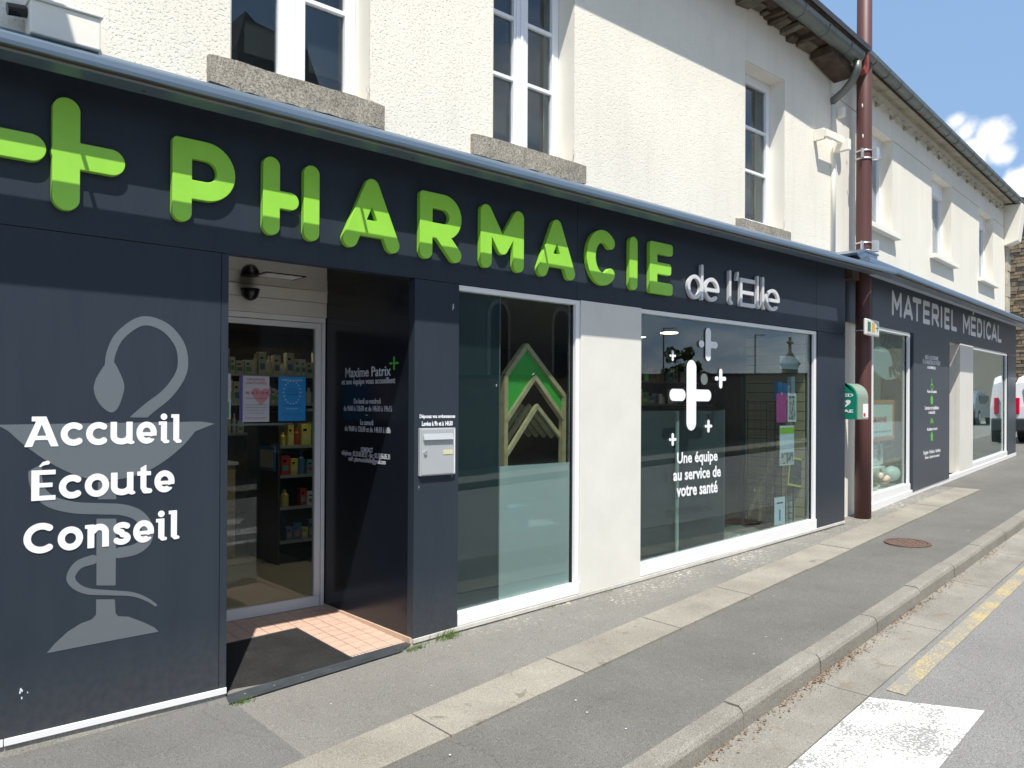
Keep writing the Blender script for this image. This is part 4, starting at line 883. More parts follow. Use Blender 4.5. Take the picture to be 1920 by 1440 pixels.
# opening hours on the reveal
hr=thing('opening_hours','opening hours and contact lines in white print on the dark doorway reveal','sign',(RX,4.8,.9))
def rt(body,l,r,t_,b_,bold=0):
    u0,z1=aR(l,t_);_,z0=aR(l,b_);u1,_=aR(r,b_); zc=aR((l+r)/2,(t_+b_)/2)[1]; h=(z1-z0)
    text('text_line',body,TR,u0,u1,zc-h/2,zc+h/2,.0008,K['vinyldim'],hr,bold)
rt('Maxime Patrix',648,733,688,706,.012)
rt('et son équipe vous accueillent',641,741,709,723,.01)
rt('Du lundi au vendredi',664,714,747,757)
rt('de 9h00 à 12h30 et de 14h30 à 19h15',645,735,761,771,.0)
rt('-',686,690,778,779)
rt('Le samedi',676,700,787,797)
rt('de 9h00 à 12h30 et de 14h30 à 18h',647,732,800,810,.0)
rt('CONTACT',677,699,839,848,.02)
rt('téléphone : 02.33.05.09.37 - fax : 02.33.56.05.31',641,731,848,860,.0)
rt('mail : pharmaciedelelle@gmail.com',654,723,858,870,.0)
c0=aR(739,681); rr=.0062
def plusprims(x,z,h,w,r): return [('c',[(x,z-h/2+r),(x,z+h/2-r)],r),('c',[(x,z),(x+w/2-r*.8,z)],r*.85)],[('c',[(x-w/2+r*.8,z),(x-r*2.9,z)],r*.85)]
pa,pb=plusprims(c0[0],c0[1],.092,.11,.0085); shape('plus_mark',pa+pb,TR,.0008,.0008,K['greend'],hr,.0015)
# letterbox
lb=thing('letterbox','grey metal letterbox with a round lock set in the panel beside the doorway','letterbox',(3.075,4.245,1.135))
m=MB(T1); X0,X1,Z0,Z1=2.935,3.222,1.135,1.445
m.box(X0,X1,Z0,Z1,-.002,.022); m.out('body',K['box'],lb,bevel=.004)
MB(T1).box(X0+.008,X1-.022,Z0+.008,Z1-.008,.0225,.027).out('door',K['box'],lb,bevel=.002)
m=MB(T1); m.add([(X0+.02,Z1-.035,.028),(X1-.03,Z1-.035,.028),(X1-.03,Z1-.075,.044),(X0+.02,Z1-.075,.044),(X0+.02,Z1-.075,.028),(X1-.03,Z1-.075,.028)],[(0,1,2,3),(3,2,5,4),(0,3,4),(1,5,2)]); fixn(m.out('flap',K['box'],lb))
MB(T1).box(X0+.18,X1-.028,Z0+.135,Z0+.165,.0275,.030).out('name_label',K['slot'],lb,bevel=.001)
MB(T1).tube([(X0+.035,Z0+.15,.027),(X0+.035,Z0+.15,.036)],.013,16).out('lock',K['galv'],lb)
MB(T1).box(X1-.014,X1-.008,Z0+.01,Z1-.01,.0225,.025).out('edge_strip',K['white'],lb)
ln=thing('letterbox_notice','two small white lines of print above the letterbox','sign',(3.08,4.25,1.46))
l0=a1(784,784);l1=a1(854,795); text('text_line','Déposez vos ordonnances',T1,2.945,3.232,1.502,1.534,.0008,K['vinyl'],ln,.025)
text('text_line','Levées à 9h et à 14h30',T1,2.963,3.212,1.458,1.490,.0008,K['vinyl'],ln,.025)
# vinyl on the big window
vs_=thing('window_vinyl','white plus signs and slogan Une équipe au service de votre santé on the wide window','sign',(6.0,4.29,1.0))
def plusw(px,py,h_px,l,r,rp,gapx):
    """vertical bar centre px,py; height; left/right arm ends; bar half width px"""
    x,z=a1(px,py,GW); h=h_px/ (a1(px,py-50,GW)[1]-a1(px,py+50,GW)[1])**-1 /100
    xr=a1(r,py,GW)[0]; xl_=a1(l,py,GW)[0]; xg=a1(gapx,py,GW)[0]; rad=(a1(px+rp,py,GW)[0]-a1(px-rp,py,GW)[0])/2; ra=rad*.62
    zt=a1(px,py-h_px/2,GW)[1]; zb=a1(px,py+h_px/2,GW)[1]
    shape('plus_mark',[('c',[(x,zb+rad),(x,zt-rad)],rad),('c',[(x,z),(xr-ra*1.2,z)],ra*1.2)],T1,GW+.0395-.036+.004,.001,K['vinyl'],vs_,.0035)
    if xg-xl_>2.4*ra: pr=[('c',[(xl_+ra*1.2,z),(xg-ra*1.2,z)],ra*1.2)]
    else: pr=[('c',[((xl_+xg)/2-.001,z),((xl_+xg)/2+.001,z)],(xg-xl_)/2)]
    shape('plus_mark',pr,T1,GW+.0395-.036+.004,.001,K['vinyl'],vs_,.0035)
plusw(1295,741,132,1254,1332,9,1284)
plusw(1326.5,646,62,1309,1344,5,1319)
plusw(1260,667,20,1254,1266,1.9,1257.5)
plusw(1350,710,37,1339,1360,3,1346)
plusw(1327,799,24,1320,1334,2.2,1324.5)
plusw(1260,824,24,1253,1267,2.2,1257.5)
def wt(body,l,r,t_,b_):
    u0=a1(l,b_,GW)[0];u1=a1(r,b_,GW)[0]; px=(l+r)/2; z1=a1(px,t_,GW)[1]; z0=a1(px,b_,GW)[1]; text('text_line',body,T1,u0,u1,z0,z1,GW+.0075,K['vinyl'],vs_,.025)
wt('Une équipe',1268,1344,846,873); wt('au service de',1261,1350,876,898); wt('votre santé',1267,1344,905,928)
st=thing('round_sticker','small round grey sticker near the big plus on the wide window','sticker',(6.2,4.29,1.75))
x,z=a1(1319,711,GW); shape('sticker_face',[('c',[(x-.001,z),(x+.001,z)],.052)],T1,GW+.0075,.0008,simple('grey_sticker',(.16,.18,.18),.5),st,.003)
# ================================================================ INSIDE THE PHARMACY
def bx(name,x0,x1,y0,y1,z0,z1,mat,par=None,bevel=0,label=None): return MB().box(x0,x1,y0,y1,z0,z1).out(name,mat,par,bevel=bevel,label=label)
# wooden house frame standing in the narrow window
wh=thing('wooden_house_frame','house-shaped oak frame with a green gable board in the narrow shop window','display stand',(4.13,4.42,.11))
HY0,HY1=-.20,-.15                                     # offsets behind the cladding plane
hp=lambda px,py,w=HY1: a1(px,py,w)
def beam(p,q,wd,w0,w1,name='beam'):
    (x0,z0),(x1,z1)=p,q; L=math.hypot(x1-x0,z1-z0); nx,nz=-(z1-z0)/L*wd/2,(x1-x0)/L*wd/2
    return fixn(MB(T1).prism([(x0+nx,z0+nz),(x1+nx,z1+nz),(x1-nx,z1-nz),(x0-nx,z0-nz)],w0,w1).out(name,K['wood'],wh,bevel=.002))
pl_,pap,pr_=hp(950,704),hp(989,648),hp(1059,742)
beam((pl_[0],.11),(pl_[0],pl_[1]),.036,HY0,HY1,'post'); beam((pr_[0],.11),(pr_[0],pr_[1]),.036,HY0,HY1,'post')
beam(pl_,(pap[0],pap[1]),.036,HY0+.002,HY1+.001,'rafter'); beam((pap[0]-.01,pap[1]+.006),(pr_[0]+.005,pr_[1]-.004),.036,HY0+.004,HY1+.003,'rafter')
q1,q2,q3=hp(951,788),hp(1004,707),hp(1058,785)
beam(q1,q2,.034,HY0+.003,HY1+.002,'rafter'); beam((q2[0]-.008,q2[1]+.008),q3,.034,HY0+.005,HY1+.004,'rafter')
fixn(MB(T1).prism([q1,pl_,pap,pr_,q3,q2],HY0+.015,HY0+.03).out('gable_board',K['board'],wh))
for k in range(5):                                    # rafters stacked one behind another
    w=HY1-.03-.09*k; A_,Bq,C_=hp(951,862),hp(1013,762),hp(1058,820)
    dz=.0 ; dx=.0
    beam((A_[0],A_[1]),(Bq[0],Bq[1]),.032,w-.03,w,'rafter'); beam((Bq[0]-.008,Bq[1]+.008),C_,.032,w-.028,w+.002,'rafter')
# things on a low table behind the frosted film
tb=thing('display_table','low white table behind the frosted film of the narrow window','table',(4.15,4.75,.1))
bx('table_top',3.75,4.55,4.5,5.0,.62,.65,K['beige'],tb)
for x in (3.78,4.49):
    for y in (4.53,4.94): bx('leg',x,x+.03,y,y+.03,.1,.619,K['beige'],tb)
o=bx('gift_box',3.80,4.10,4.46,4.62,.652,.83,simple('sky_blue_card',(.15,.58,.82),.5),None); tag(o,'light blue box blurred behind the frosted film of the narrow window','box')
c=thing('picnic_basket','small basket seen as a blur above the light blue box','basket',(3.98,4.72,.652))
bx('basket_body',3.88,4.08,4.66,4.80,.652,.92,K['softtoy'],c,.02); MB().tube([(3.9+.08*(1-math.cos(a)),4.73,.92+.08*math.sin(a)) for a in np.linspace(0,math.pi,9)],.008,6).out('handle',K['orange'],c)
bx('inner_pier',3.0,3.02,4.33,5.57,.1,2.6,K['dark'],B)
# wide window: low back panel that catches the shadow of the slogan, post, tall panels
dp=thing('display_back_panel','low charcoal display panel behind the slogan in the wide window','panel',(5.9,4.46,.1))
bx('panel_board',5.02,6.67,4.452,4.475,.10,1.552,K['darkpanel'],dp); bx('panel_edge',6.67,6.685,4.45,4.477,.10,1.56,simple('panel_edge_grey',(.10,.12,.12),.6),dp)
o=thing('glass_clamp_post','slim pale green upright post left of the slogan in the wide window','post',(5.87,4.40,.1))
x_=a1(1270,900,-.13)[0]; bx('post_shaft',x_-.016,x_+.016,4.375,4.39,.12,1.55,simple('pale_green_metal',(.36,.43,.38),.4),o); bx('post_foot',x_-.04,x_+.04,4.36,4.41,.10,.118,K['galv'],o)
tp=thing('tall_display_panel','tall dark grey screen panel in the middle of the wide window','panel',(7.7,5.2,.1))
xa=a1(1393,900,-.85)[0]; xb=a1(1462,900,-.85)[0]
bx('panel_board',xa,xb+.6,5.10,5.13,.10,2.27,simple('slate_grey_panel',(.09,.11,.112),.6),tp); bx('panel_edge',xa-.03,xa,5.09,5.14,.10,2.27,K['dark'],tp)
# slatwall at the right end
sv=thing('slatwall','beige slatwall closing the right end of the wide window','wall panel',(8.07,4.8,.1))
z=.30
while z<2.38: bx('slat',8.045,8.06,4.36,5.08,z,min(z+.096,2.39),K['slat'],sv); z+=.104
bx('backing',8.0605,8.075,4.36,5.08,.10,2.395,K['darkwood'],sv)
# wire rack with leaflets
wr=thing('wire_rack','dark wire-grid display rack at the right of the wide window','rack',(7.75,4.5,.3))
X0,X1,Y0,Y1,Z0,Z1=7.36,7.90,4.40,4.62,.36,1.66
for x in (X0,X1):
    for y in (Y0,Y1): MB().tube([(x,y,Z0),(x,y,Z1)],.006,6).out('upright',K['wire'],wr)
m=MB()
for z in np.arange(Z0+.03,Z1,.065):
    m.tube([(X0,Y0,z),(X1,Y0,z)],.0022,4); m.tube([(X1,Y0,z),(X1,Y1,z)],.0022,4); m.tube([(X0,Y0,z),(X0,Y1,z)],.0022,4)
for x in np.arange(X0+.07,X1,.075): m.tube([(x,Y0,Z0),(x,Y0,Z1)],.0022,4)
for y in (4.47,4.545): m.tube([(X0,y,Z0),(X0,y,Z1)],.0022,4); m.tube([(X1,y,Z0),(X1,y,Z1)],.0022,4)
o=m.out('wire_grid',K['wire'],wr); o['kind']='stuff'
bx('rack_top',X0-.03,X1+.03,Y0-.01,Y1+.02,Z1,Z1+.012,K['glassg'],wr)
def leaf(name,label,l,r,t_,b_,mat,y,cat='leaflet',tilt=0,extra=None,bend=0):
    p=[a1(l,t_,D-y),a1(r,t_+(0),D-y),a1(r,b_,D-y),a1(l,b_,D-y)]
    x0=p[0][0];x1=p[1][0];z1=a1((l+r)/2,t_,D-y)[1];z0=a1((l+r)/2,b_,D-y)[1]
    t=thing(name,label,cat,((x0+x1)/2,y,z0)); cx=(x0+x1)/2; cz=(z0+z1)/2
    def R(x,z): dx,dz=x-cx,z-cz; c,s=math.cos(tilt),math.sin(tilt); return cx+dx*c-dz*s,cz+dx*s+dz*c
    fixn(MB(T1).prism([R(x0,z0),R(x1,z0),R(x1,z1),R(x0,z1)],D-y-.001,D-y+.001).out('sheet',mat,t))
    for (nm,a,b,c_,d,mt_) in (extra or []):
        fixn(MB(T1).prism([R(x0+(x1-x0)*a,z0+(z1-z0)*c_),R(x0+(x1-x0)*b,z0+(z1-z0)*c_),R(x0+(x1-x0)*b,z0+(z1-z0)*d),R(x0+(x1-x0)*a,z0+(z1-z0)*d)],D-y+.0012,D-y+.0022).out(nm,mt_,t))
    return t,R,(x0,x1,z0,z1)
leaf('leaflet','magenta leaflet clipped at the top left of the wire rack',1456,1475,738,792,K['magenta'],4.385,extra=[('clip',.4,.6,.96,1.05,K['galv'])])
leaf('leaflet','photo leaflet with pale border beside the magenta leaflet',1477,1493,737,791,K['paperw'],4.387,extra=[('picture',.12,.88,.08,.9,K['photo']),('clip',.4,.6,.96,1.05,K['galv'])])
leaf('leaflet','long white leaflet with a lime-green head and a photo at its foot',1462,1489,798,872,K['paperw'],4.382,extra=[('green_head',.02,.98,.80,.95,K['lime']),('picture',.05,.95,.03,.32,K['photo'])])
t,R_,bb=leaf('poster','tilted black poster with a yellow border on the wire rack',1479,1506,858,912,K['ylw'],4.392,'poster',-.16,[('black_sheet',.07,.93,.07,.93,K['blackp'])])
leaf('leaflet','white leaflet with a small drawing at the foot of the wire rack',1452,1472,932,984,K['paperw'],4.384,extra=[('heading',.2,.8,.76,.82,simple('dark_blue_print',(.05,.08,.2),.5)),('drawing',.42,.58,.15,.55,simple('blue_print',(.12,.2,.4),.5))])
leaf('leaflet','pale sheet hanging inside the wire rack behind the lowest leaflet',1474,1492,925,985,simple('pale_sheet',(.42,.46,.45),.6),4.47)
leaf('hanging_card','white card hanging near the top right of the wide window',1462,1497,668,692,K['paperw'],4.42,'card',.0)
for i,(l,r,t_,b_,mm,lab) in enumerate([(1459,1467,716,735,'bluep','blue booklet standing on the rack, left one'),(1468,1476,718,735,'bluep','blue booklet standing on the rack, right one'),(1477,1481,722,735,'paperw','thin white booklet on the rack between the blue booklets and the carton'),(1484,1491,706,735,'paperw','tall white carton standing on the wire rack')]):
    x0,z1=a1(l,t_,D-4.45);x1,_=a1(r,t_,D-4.45); o=bx('booklet' if i<3 else 'carton',x0,x1,4.45,4.50,1.6725,z1,K[mm],None,.002); tag(o,lab,'booklet' if i<3 else 'carton')
# back wall shelving seen over the low panel
rnd=random.Random(21)
PM=[simple('pack_%s'%n,c,.45) for n,c in (('cream',(.62,.55,.38)),('white',(.66,.66,.64)),('blue',(.08,.18,.38)),('orange',(.55,.22,.06)),('green',(.12,.34,.14)),('red',(.42,.05,.04)),('teal',(.10,.32,.34)),('yellow',(.6,.5,.1)))]
def shelf(name,label,x0,x1,y0,y1,levels,zb,mat,packs,grp,plab,wmin=.05,wmax=.12,hmax=.2,skip=0,mats=(0,1,1,2,3,4,6)):
    t=thing(name,label,'shelf unit',((x0+x1)/2,(y0+y1)/2,zb))
    bx('side_panel',x0-.02,x0,y0,y1,zb,levels[-1]+.32,mat,t); bx('side_panel',x1,x1+.02,y0,y1,zb,levels[-1]+.32,mat,t); bx('back_panel',x0,x1,y1-.02,y1,zb,levels[-1]+.32,mat,t)
    for li,z in enumerate(levels):
        lv=['lowest','second','third','top'][li if li<len(levels)-1 else 3]
        bx('shelf_board',x0,x1,y0,y1-.021,z-.02,z,mat,t); bx('price_rail',x0,x1,y0-.006,y0-.001,z-.024,z+.006,K['galv'],t)
        x=x0+.02
        while x<x1-wmax:
            w=rnd.uniform(wmin,wmax); h=rnd.uniform(.5,1)*hmax
            if rnd.random()>skip:
                mt_=PM[rnd.choice(mats)]; cn_=mt_.name[5:]
                if rnd.random()<.25:
                    m=MB(); r=w*.38; cx=x+w/2; cy=y0+.06; 
                    m.tube([(cx,cy,z+.001),(cx,cy,z+h*.7),(cx,cy,z+h*.78),(cx,cy,z+h*.8),(cx,cy,z+h)],[r,r,r*.6,r*.45,r*.45],10); o=m.out('bottle',mt_,None,smooth=False); tag(o,cn_+' bottle on the '+lv+' shelf of '+plab,'bottle',grp+' bottles')
                else:
                    o=bx('medicine_box',x,x+w-.008,y0+.02,y0+.10,z+.001,z+h,mt_,None,.002); pc_=PM[(mats.index(PM.index(mt_) if PM.index(mt_) in mats else mats[0])+2)%len(PM)]
                    bx('label_print',x+w*.15,x+w*.72,y0+.0185,y0+.0198,z+h*.22,z+h*.5,pc_,o); bx('label_print',x+w*.15,x+w*.5,y0+.0185,y0+.0198,z+h*.68,z+h*.78,K['black'],o); tag(o,cn_+' box on the '+lv+' shelf of '+plab,'box',grp+' boxes')
            x+=w
    return t
shelf('wall_shelves','brown wooden shelves of medicines at the back, seen through the wide window',9.3,12.0,8.2,8.5,[1.25,1.62,1.99],.085,K['darkwood'],1,'back wall medicine','the back shelves behind the wide window',.07,.2,.26,.15)
xs0=a1(420,700,D-8.3)[0]
shelf('wall_shelves','brown shelf unit of cream boxes at the back, seen through the glass door',2.6,4.9,8.3,8.6,[1.28,1.60,1.915],.085,K['darkwood'],1,'door back shelf','the back unit behind the glass door',.05,.11,.27,.05,(0,0,1,0,1))
gd=shelf('gondola_shelves','dark free-standing shelf unit of products behind the glass door',3.30,4.5,7.04,7.75,[.30,.62,.92,1.20],.085,K['dark'],1,'gondola product','the dark free-standing unit behind the glass door',.05,.11,.22,.08,(1,2,4,6,5,2,7))
o=thing('shelf_talker','blue-edged white card on the end of the dark shelf unit behind the glass door','card',(3.27,7.3,.95))
bx('card_border',3.262,3.274,7.08,7.42,.96,1.19,K['bluep'],o); bx('card_face',3.258,3.2615,7.11,7.39,.99,1.16,K['paperw'],o)
dr=thing('drawer_unit','pale wooden drawer counter at the left behind the glass door','counter',(2.75,7.8,.085))
bx('carcass',2.3,3.1,7.6,8.1,.085,1.0,K['wood'],dr)
for z in (.12,.33,.54,.75): bx('drawer_front',2.32,3.08,7.585,7.599,z,z+.19,K['wood'],dr,.004)
bx('counter_top',2.28,3.12,7.57,8.12,1.0,1.03,K['beige'],dr)
# ceiling spot light glowing in the wide window
x_,y_=hit(1255,622,(0,0,2.60),(0,0,1))[:2]
cl=thing('ceiling_light','small lit round ceiling light seen at the top left of the wide window','ceiling light',(x_,y_,2.58))
m=MB(); m.tube([(x_,y_,2.605),(x_,y_,2.585)],.14,20); m.out('trim_ring',K['galv'],cl); MB().tube([(x_,y_,2.585),(x_,y_,2.58)],.115,20).out('lamp_glass',K['lampc'],cl)
# posters on the glass door
def dposter(label,l,r,t_,b_,mat,extra=[],name='poster',texts=[]):
    y=5.445; x0,z1=a1(l,t_,D-y); x1,_=a1(r,t_,D-y); z0=a1((l+r)/2,b_,D-y)[1]; z1=a1((l+r)/2,t_,D-y)[1]
    t=thing(name,label,'poster',((x0+x1)/2,y,z0)); fixn(MB(T1).prism([(x0,z0),(x1,z0),(x1,z1),(x0,z1)],D-y,D-y+.0015).out('sheet',mat,t))
    for e in extra: e(t,x0,x1,z0,z1,D-y+.0016)
    for body,a,b,c_,d,mt_,bo in texts: text('text_line',body,T1,x0+(x1-x0)*a,x0+(x1-x0)*b,z0+(z1-z0)*c_,z0+(z1-z0)*d,D-y+.0024,mt_,t,bo,depth=.0006)
pk=K['pink']; rd=simple('red_print',(.5,.03,.05),.5); ik=simple('dark_ink',(.05,.05,.07),.5)
def heart(t,x0,x1,z0,z1,w): 
    s=x1-x0; c=((x0+x1)/2+.22*s); zz=z0+(z1-z0)*.58; pts=[]
    for a in np.linspace(0,2*math.pi,40,endpoint=False): pts.append((c+.34*s*math.sin(a)**3*.9,zz+.34*s*(.8*math.cos(a)-.3*math.cos(2*a)-.12*math.cos(3*a))))
    fixn(MB(T1).prism(pts,w,w+.0004).out('heart_print',pk,t))
def spine(t,x0,x1,z0,z1,w): fixn(MB(T1).prism([(x0,z0),(x0+(x1-x0)*.11,z0),(x0+(x1-x0)*.11,z1),(x0,z1)],w,w+.0004).out('spiral_edge',simple('purple_print',(.12,.10,.30),.5),t))
dposter('white poster with a pink heart and red number stuck on the glass door',449,505,705,791,simple('poster_white',(.62,.62,.66),.5),[heart,spine],texts=[('URGENCES',.25,.85,.90,.95,rd,.01),('GRATUITES',.2,.9,.82,.87,rd,.01),('02 33 71 72 02',.2,.98,.60,.66,rd,.03),('information et rendez-vous',.22,.92,.50,.53,rd,0),('tous les jours sur appel au cabinet',.2,.9,.36,.385,ik,0),('de garde du secteur et des environs',.2,.92,.30,.325,ik,0),('merci de composer ce numero',.2,.88,.24,.265,ik,0),('avant tout deplacement',.25,.85,.18,.205,ik,0),('Pour en savoir plus',.2,.9,.06,.10,rd,.01)])
def stars(t,x0,x1,z0,z1,w):
    c=((x0+x1)/2,z0+(z1-z0)*.64); r=(x1-x0)*.31
    for k in range(18):
        a=2*math.pi*k/18; x=c[0]+r*math.cos(a); z=c[1]+r*1.25*math.sin(a); q=.0065
        fixn(MB(T1).prism([(x+q*math.cos(b)*(1 if i%2==0 else .45),z+q*math.sin(b)*(1 if i%2==0 else .45)) for i,b in enumerate(np.linspace(math.pi/2,math.pi/2+2*math.pi,10,endpoint=False))],w,w+.0004).out('star_print',K['paperw'],t))
dposter('blue poster with a ring of white stars stuck on the glass door',522,573,706,789,K['bluep'],[stars],texts=[('INFORMATION VACCINATION',.12,.88,.90,.935,K['paperw'],.01),('dans votre',.35,.65,.70,.73,ik,0),('pharmacie',.3,.7,.64,.67,ik,0),('sans rendez-vous',.28,.72,.58,.61,ik,0),('Renseignez-vous au comptoir',.16,.84,.33,.36,ik,.01),('de votre pharmacie',.3,.7,.26,.29,K['paperw'],.01),('tous les jours ouvrables',.15,.85,.14,.17,ik,0)])
dposter('narrow green and white poster at the left edge of the glass door',405,433,700,786,K['paperw'],[lambda t,x0,x1,z0,z1,w: fixn(MB(T1).prism([(x0,z0+.01),(x1-.012,z0+.01),(x1-.012,z0+.12),(x0,z0+.12)],w,w+.0004).out('green_print',K['board'],t))])
# dome camera on the door casing
xc,zc=a1(464,546,D-5.39); dc=thing('dome_camera','black dome security camera over the glass door','security camera',(xc,5.35,zc-.07))
m=MB(); sphere(m,(xc,5.345,zc),(.062,.062,.072),18,8,-1,0); m.out('dome',K['black'],dc,smooth=True)
m=MB(); m.tube([(xc,5.345,zc+.0005),(xc,5.345,zc+.012)],.066,20); m.out('mount_ring',K['black'],dc); bx('bracket',xc-.02,xc+.02,5.36,5.409,zc+.001,zc+.011,K['black'],dc)
# cream floodlight box on the upper wall at far left
fl_=thing('wall_floodlight','cream box-shaped floodlight on the upper wall above the canopy at far left','wall lamp',(.86,4.30,3.3))
xa,za=a1(48,24,.06); xb,zb2=a1(166,62,.06); m=MB(T1); m.box(.74,1.035,3.30,3.455,-.085,.05); m.out('housing',K['smooth'],fl_,bevel=.006)
MB(T1).box(.735,1.045,3.4555,3.468,-.095,.062).out('cover_plate',K['beige'],fl_,bevel=.003); MB(T1).tube([(.66,3.41,-.03),(.735,3.42,-.03)],.028,12).out('sensor',K['black'],fl_)
# cream bracket arm near the corner
bk=thing('cream_bracket','cream metal bracket arm on the wall beside the brown pole','bracket',(8.45,4.2,4.4))
p1=a1(1524,222,WU+.0);
def pt(px,py,w): u,v=a1(px,py,w); return (u,v,w)
m=MB(T1); m.box(8.20,8.60,4.52,4.60,.02,.055); m.out('arm',K['smooth'],bk,bevel=.004)
MB(T1).box(8.20,8.24,4.50,4.62,WU+.002,.019).out('arm_foot',K['smooth'],bk,bevel=.004); MB(T1).box(8.56,8.62,4.44,4.56,-.06,.12).out('arm_head',K['smooth'],bk,bevel=.004)
K['clad2']=simple('blue_grey_panel',(.052,.064,.082),.36,0,.06,1.5,spec=.4)
# ================================================================ MEDICAL SUPPLY SHOP
M2=thing('medical_supply_building','cream building with a grey medical supply shopfront beyond the brown pole','building',(13,4.9,.4))
W2=-.12
op=[(.78,1.96,3.90,5.18),(3.885,5.07,3.90,5.18),(7.03,8.18,3.90,5.18)]
fixn(holes_wall(T2,-.45,9.32,2.9,5.66,W2,W2-.3,op).out('wall',K['render2'],M2))
for a,b in ((-.45,.782),):
    fixn(MB(T2).box(a,b,-.1,2.9,W2-.3,W2).out('wall',K['smooth'],M2,label='cream wall strip behind the brown pole'))
for h in op:
    f=MB(T2); w=W2-.16; x0,x1,z0,z1=h
    f.box(x0+.002,x1-.002,z1-.22,z1-.002,w-.06,w+.03); f=f.out('shutter_box',K['pvc'],M2,bevel=.004)
    g=MB(T2); g.box(x0+.002,x0+.045,z0,z1-.221,w-.06,w+.01); g.box(x1-.045,x1-.002,z0,z1-.221,w-.06,w+.01); g.box(x0+.045,x1-.045,z0,z0+.06,w-.06,w+.008); c=(x0+x1)/2; g.box(c-.05,c+.05,z0+.06,z1-.221,w-.05,w+.012)
    g=g.out('window_frame',K['pvc'],M2,bevel=.003)
    for a,b in ((x0+.045,c-.05),(c+.05,x1-.045)): MB(T2).box(a,b,z0+.06,z1-.221,w-.04,w-.034).out('pane',K['glassu'],g)
    MB(T2).box(x0+.04,x1-.04,z0+.03,z1-.2,w-.3,w-.28).out('blind',simple('grey_blind',(.12,.12,.13),.8) if x0<1 else bpy.data.materials['grey_blind'],g)
    fixn(MB(T2).prism([(x0-.10,z0-.065),(x1+.10,z0-.065),(x1+.10,z0-.002),(x0-.10,z0-.002)],W2+.001,W2+.09).out('sill',K['smooth'],M2,bevel=.006))
for a,b in ((-.3,.78),(1.97,3.88),(5.08,7.02),(8.19,9.3)): MB(T2).box(a,b,5.178,5.186,W2+.0005,W2+.003).out('wall_groove',K['soffit'],M2)
# sloping soffit, boards, gutter, roof
sp=lambda s0,s1,P,name,mat,**k: fixn(MB(T2).profile(P,s0,s1).out(name,mat,M2,**k))
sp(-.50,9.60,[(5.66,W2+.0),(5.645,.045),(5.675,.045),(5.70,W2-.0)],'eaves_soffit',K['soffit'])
sp(-.50,9.60,[(5.630,.046),(5.630,.062),(5.69,.062),(5.69,.046)],'eaves_board',K['darkwood'])
x=-1.2
while x<9.6: MB(T2).add([(x,5.656,W2+.004),(x+.008,5.656,W2+.004),(x+.008,5.643,.043),(x,5.643,.043)],[(0,1,2,3)]).out('soffit_joint',K['darkwood'],M2); x+=.42
sp(-.65,9.68,[(5.70,.10),(5.73,.10),(8.3,-3.5),(8.2,-3.5)],'roof',K['slate'])
gutter(T2,[(-.92,5.69),(9.70,5.69)],.072,.125,K['zinc'],M2)
x=0
# rope of fairy lights under the eaves
m=MB(T2); pts=[]; s=.35; k=0
while s<9.2: pts.append((s,5.50+(.02 if k%2 else -.035)+random.uniform(-.008,.008),W2+.045)); s+=.15; k+=1
g_=thing('light_rope','white rope of party lights strung under the eaves of the medical shop','light string',(13,4.9,5.4))
m.tube(pts,.016,6); m.out('rope',K['soffit'],g_)
for i in range(2,len(pts)-1,4): MB(T2).box(pts[i][0]-.015,pts[i][0]+.015,pts[i][1]-.03,pts[i][1]+.03,W2+.002,W2+.06).out('clip',K['soffit'],g_)
# corbel and quoin stones at the far end
fixn(MB(T2).add([(9.20,5.62,W2),(9.62,5.62,W2),(9.62,5.62,.20),(9.20,5.62,.20),(9.20,4.80,W2),(9.55,4.80,W2),(9.55,4.88,.12),(9.20,4.88,.12)],[(0,1,2,3),(7,6,5,4),(0,3,7,4),(1,5,6,2),(3,2,6,7),(0,4,5,1)]).out('corbel',K['smooth'],M2,bevel=.01))
fixn(MB(T2).box(9.325,9.62,-.1,5.62,-6,W2-.01).out('gable_wall',K['smooth'],M2))
z=2.9;k=0
while z<4.78: h=.24+.05*(k%3); MB(T2).box(9.33,9.56,z+.004,min(z+h,4.79),W2-.2,W2+.045+.01*(k%2)).out('quoin_stone',K['stonec'],M2,bevel=.008); z+=h; k+=1
# shopfront
Z2=2.605
for a,b in ((.78,5.05),(5.053,9.77)): panel('fascia_panel',[(a,Z2),(b,Z2),(b,3.24),(a,3.24)],K['clad2'],T=T2,parent=M2)
MB(T2).box(9.70,9.775,Z2,3.24,-.45,-.071).out('end_return',K['clad2'],M2)
MB(T2).box(-.27,.10,2.60,3.22,W2+.002,W2+.03).out('fascia_panel',K['clad2'],M2,label='dark fascia piece behind the brown pole')
MB(T2).box(.10,.779,2.60,3.22,-.40,-.075).out('fascia_panel',K['clad2'],M2)
c2=canopy(T2,-.62,9.95,3.125,.42,M2,.085)
fixn(MB(T2).profile([(3.12,.21),(3.10,.20),(3.22,.05),(3.29,W2+.001),(3.31,W2+.001),(3.26,.06),(3.17,.24)],.05,9.77).out('wall_flashing',K['steel'],M2))
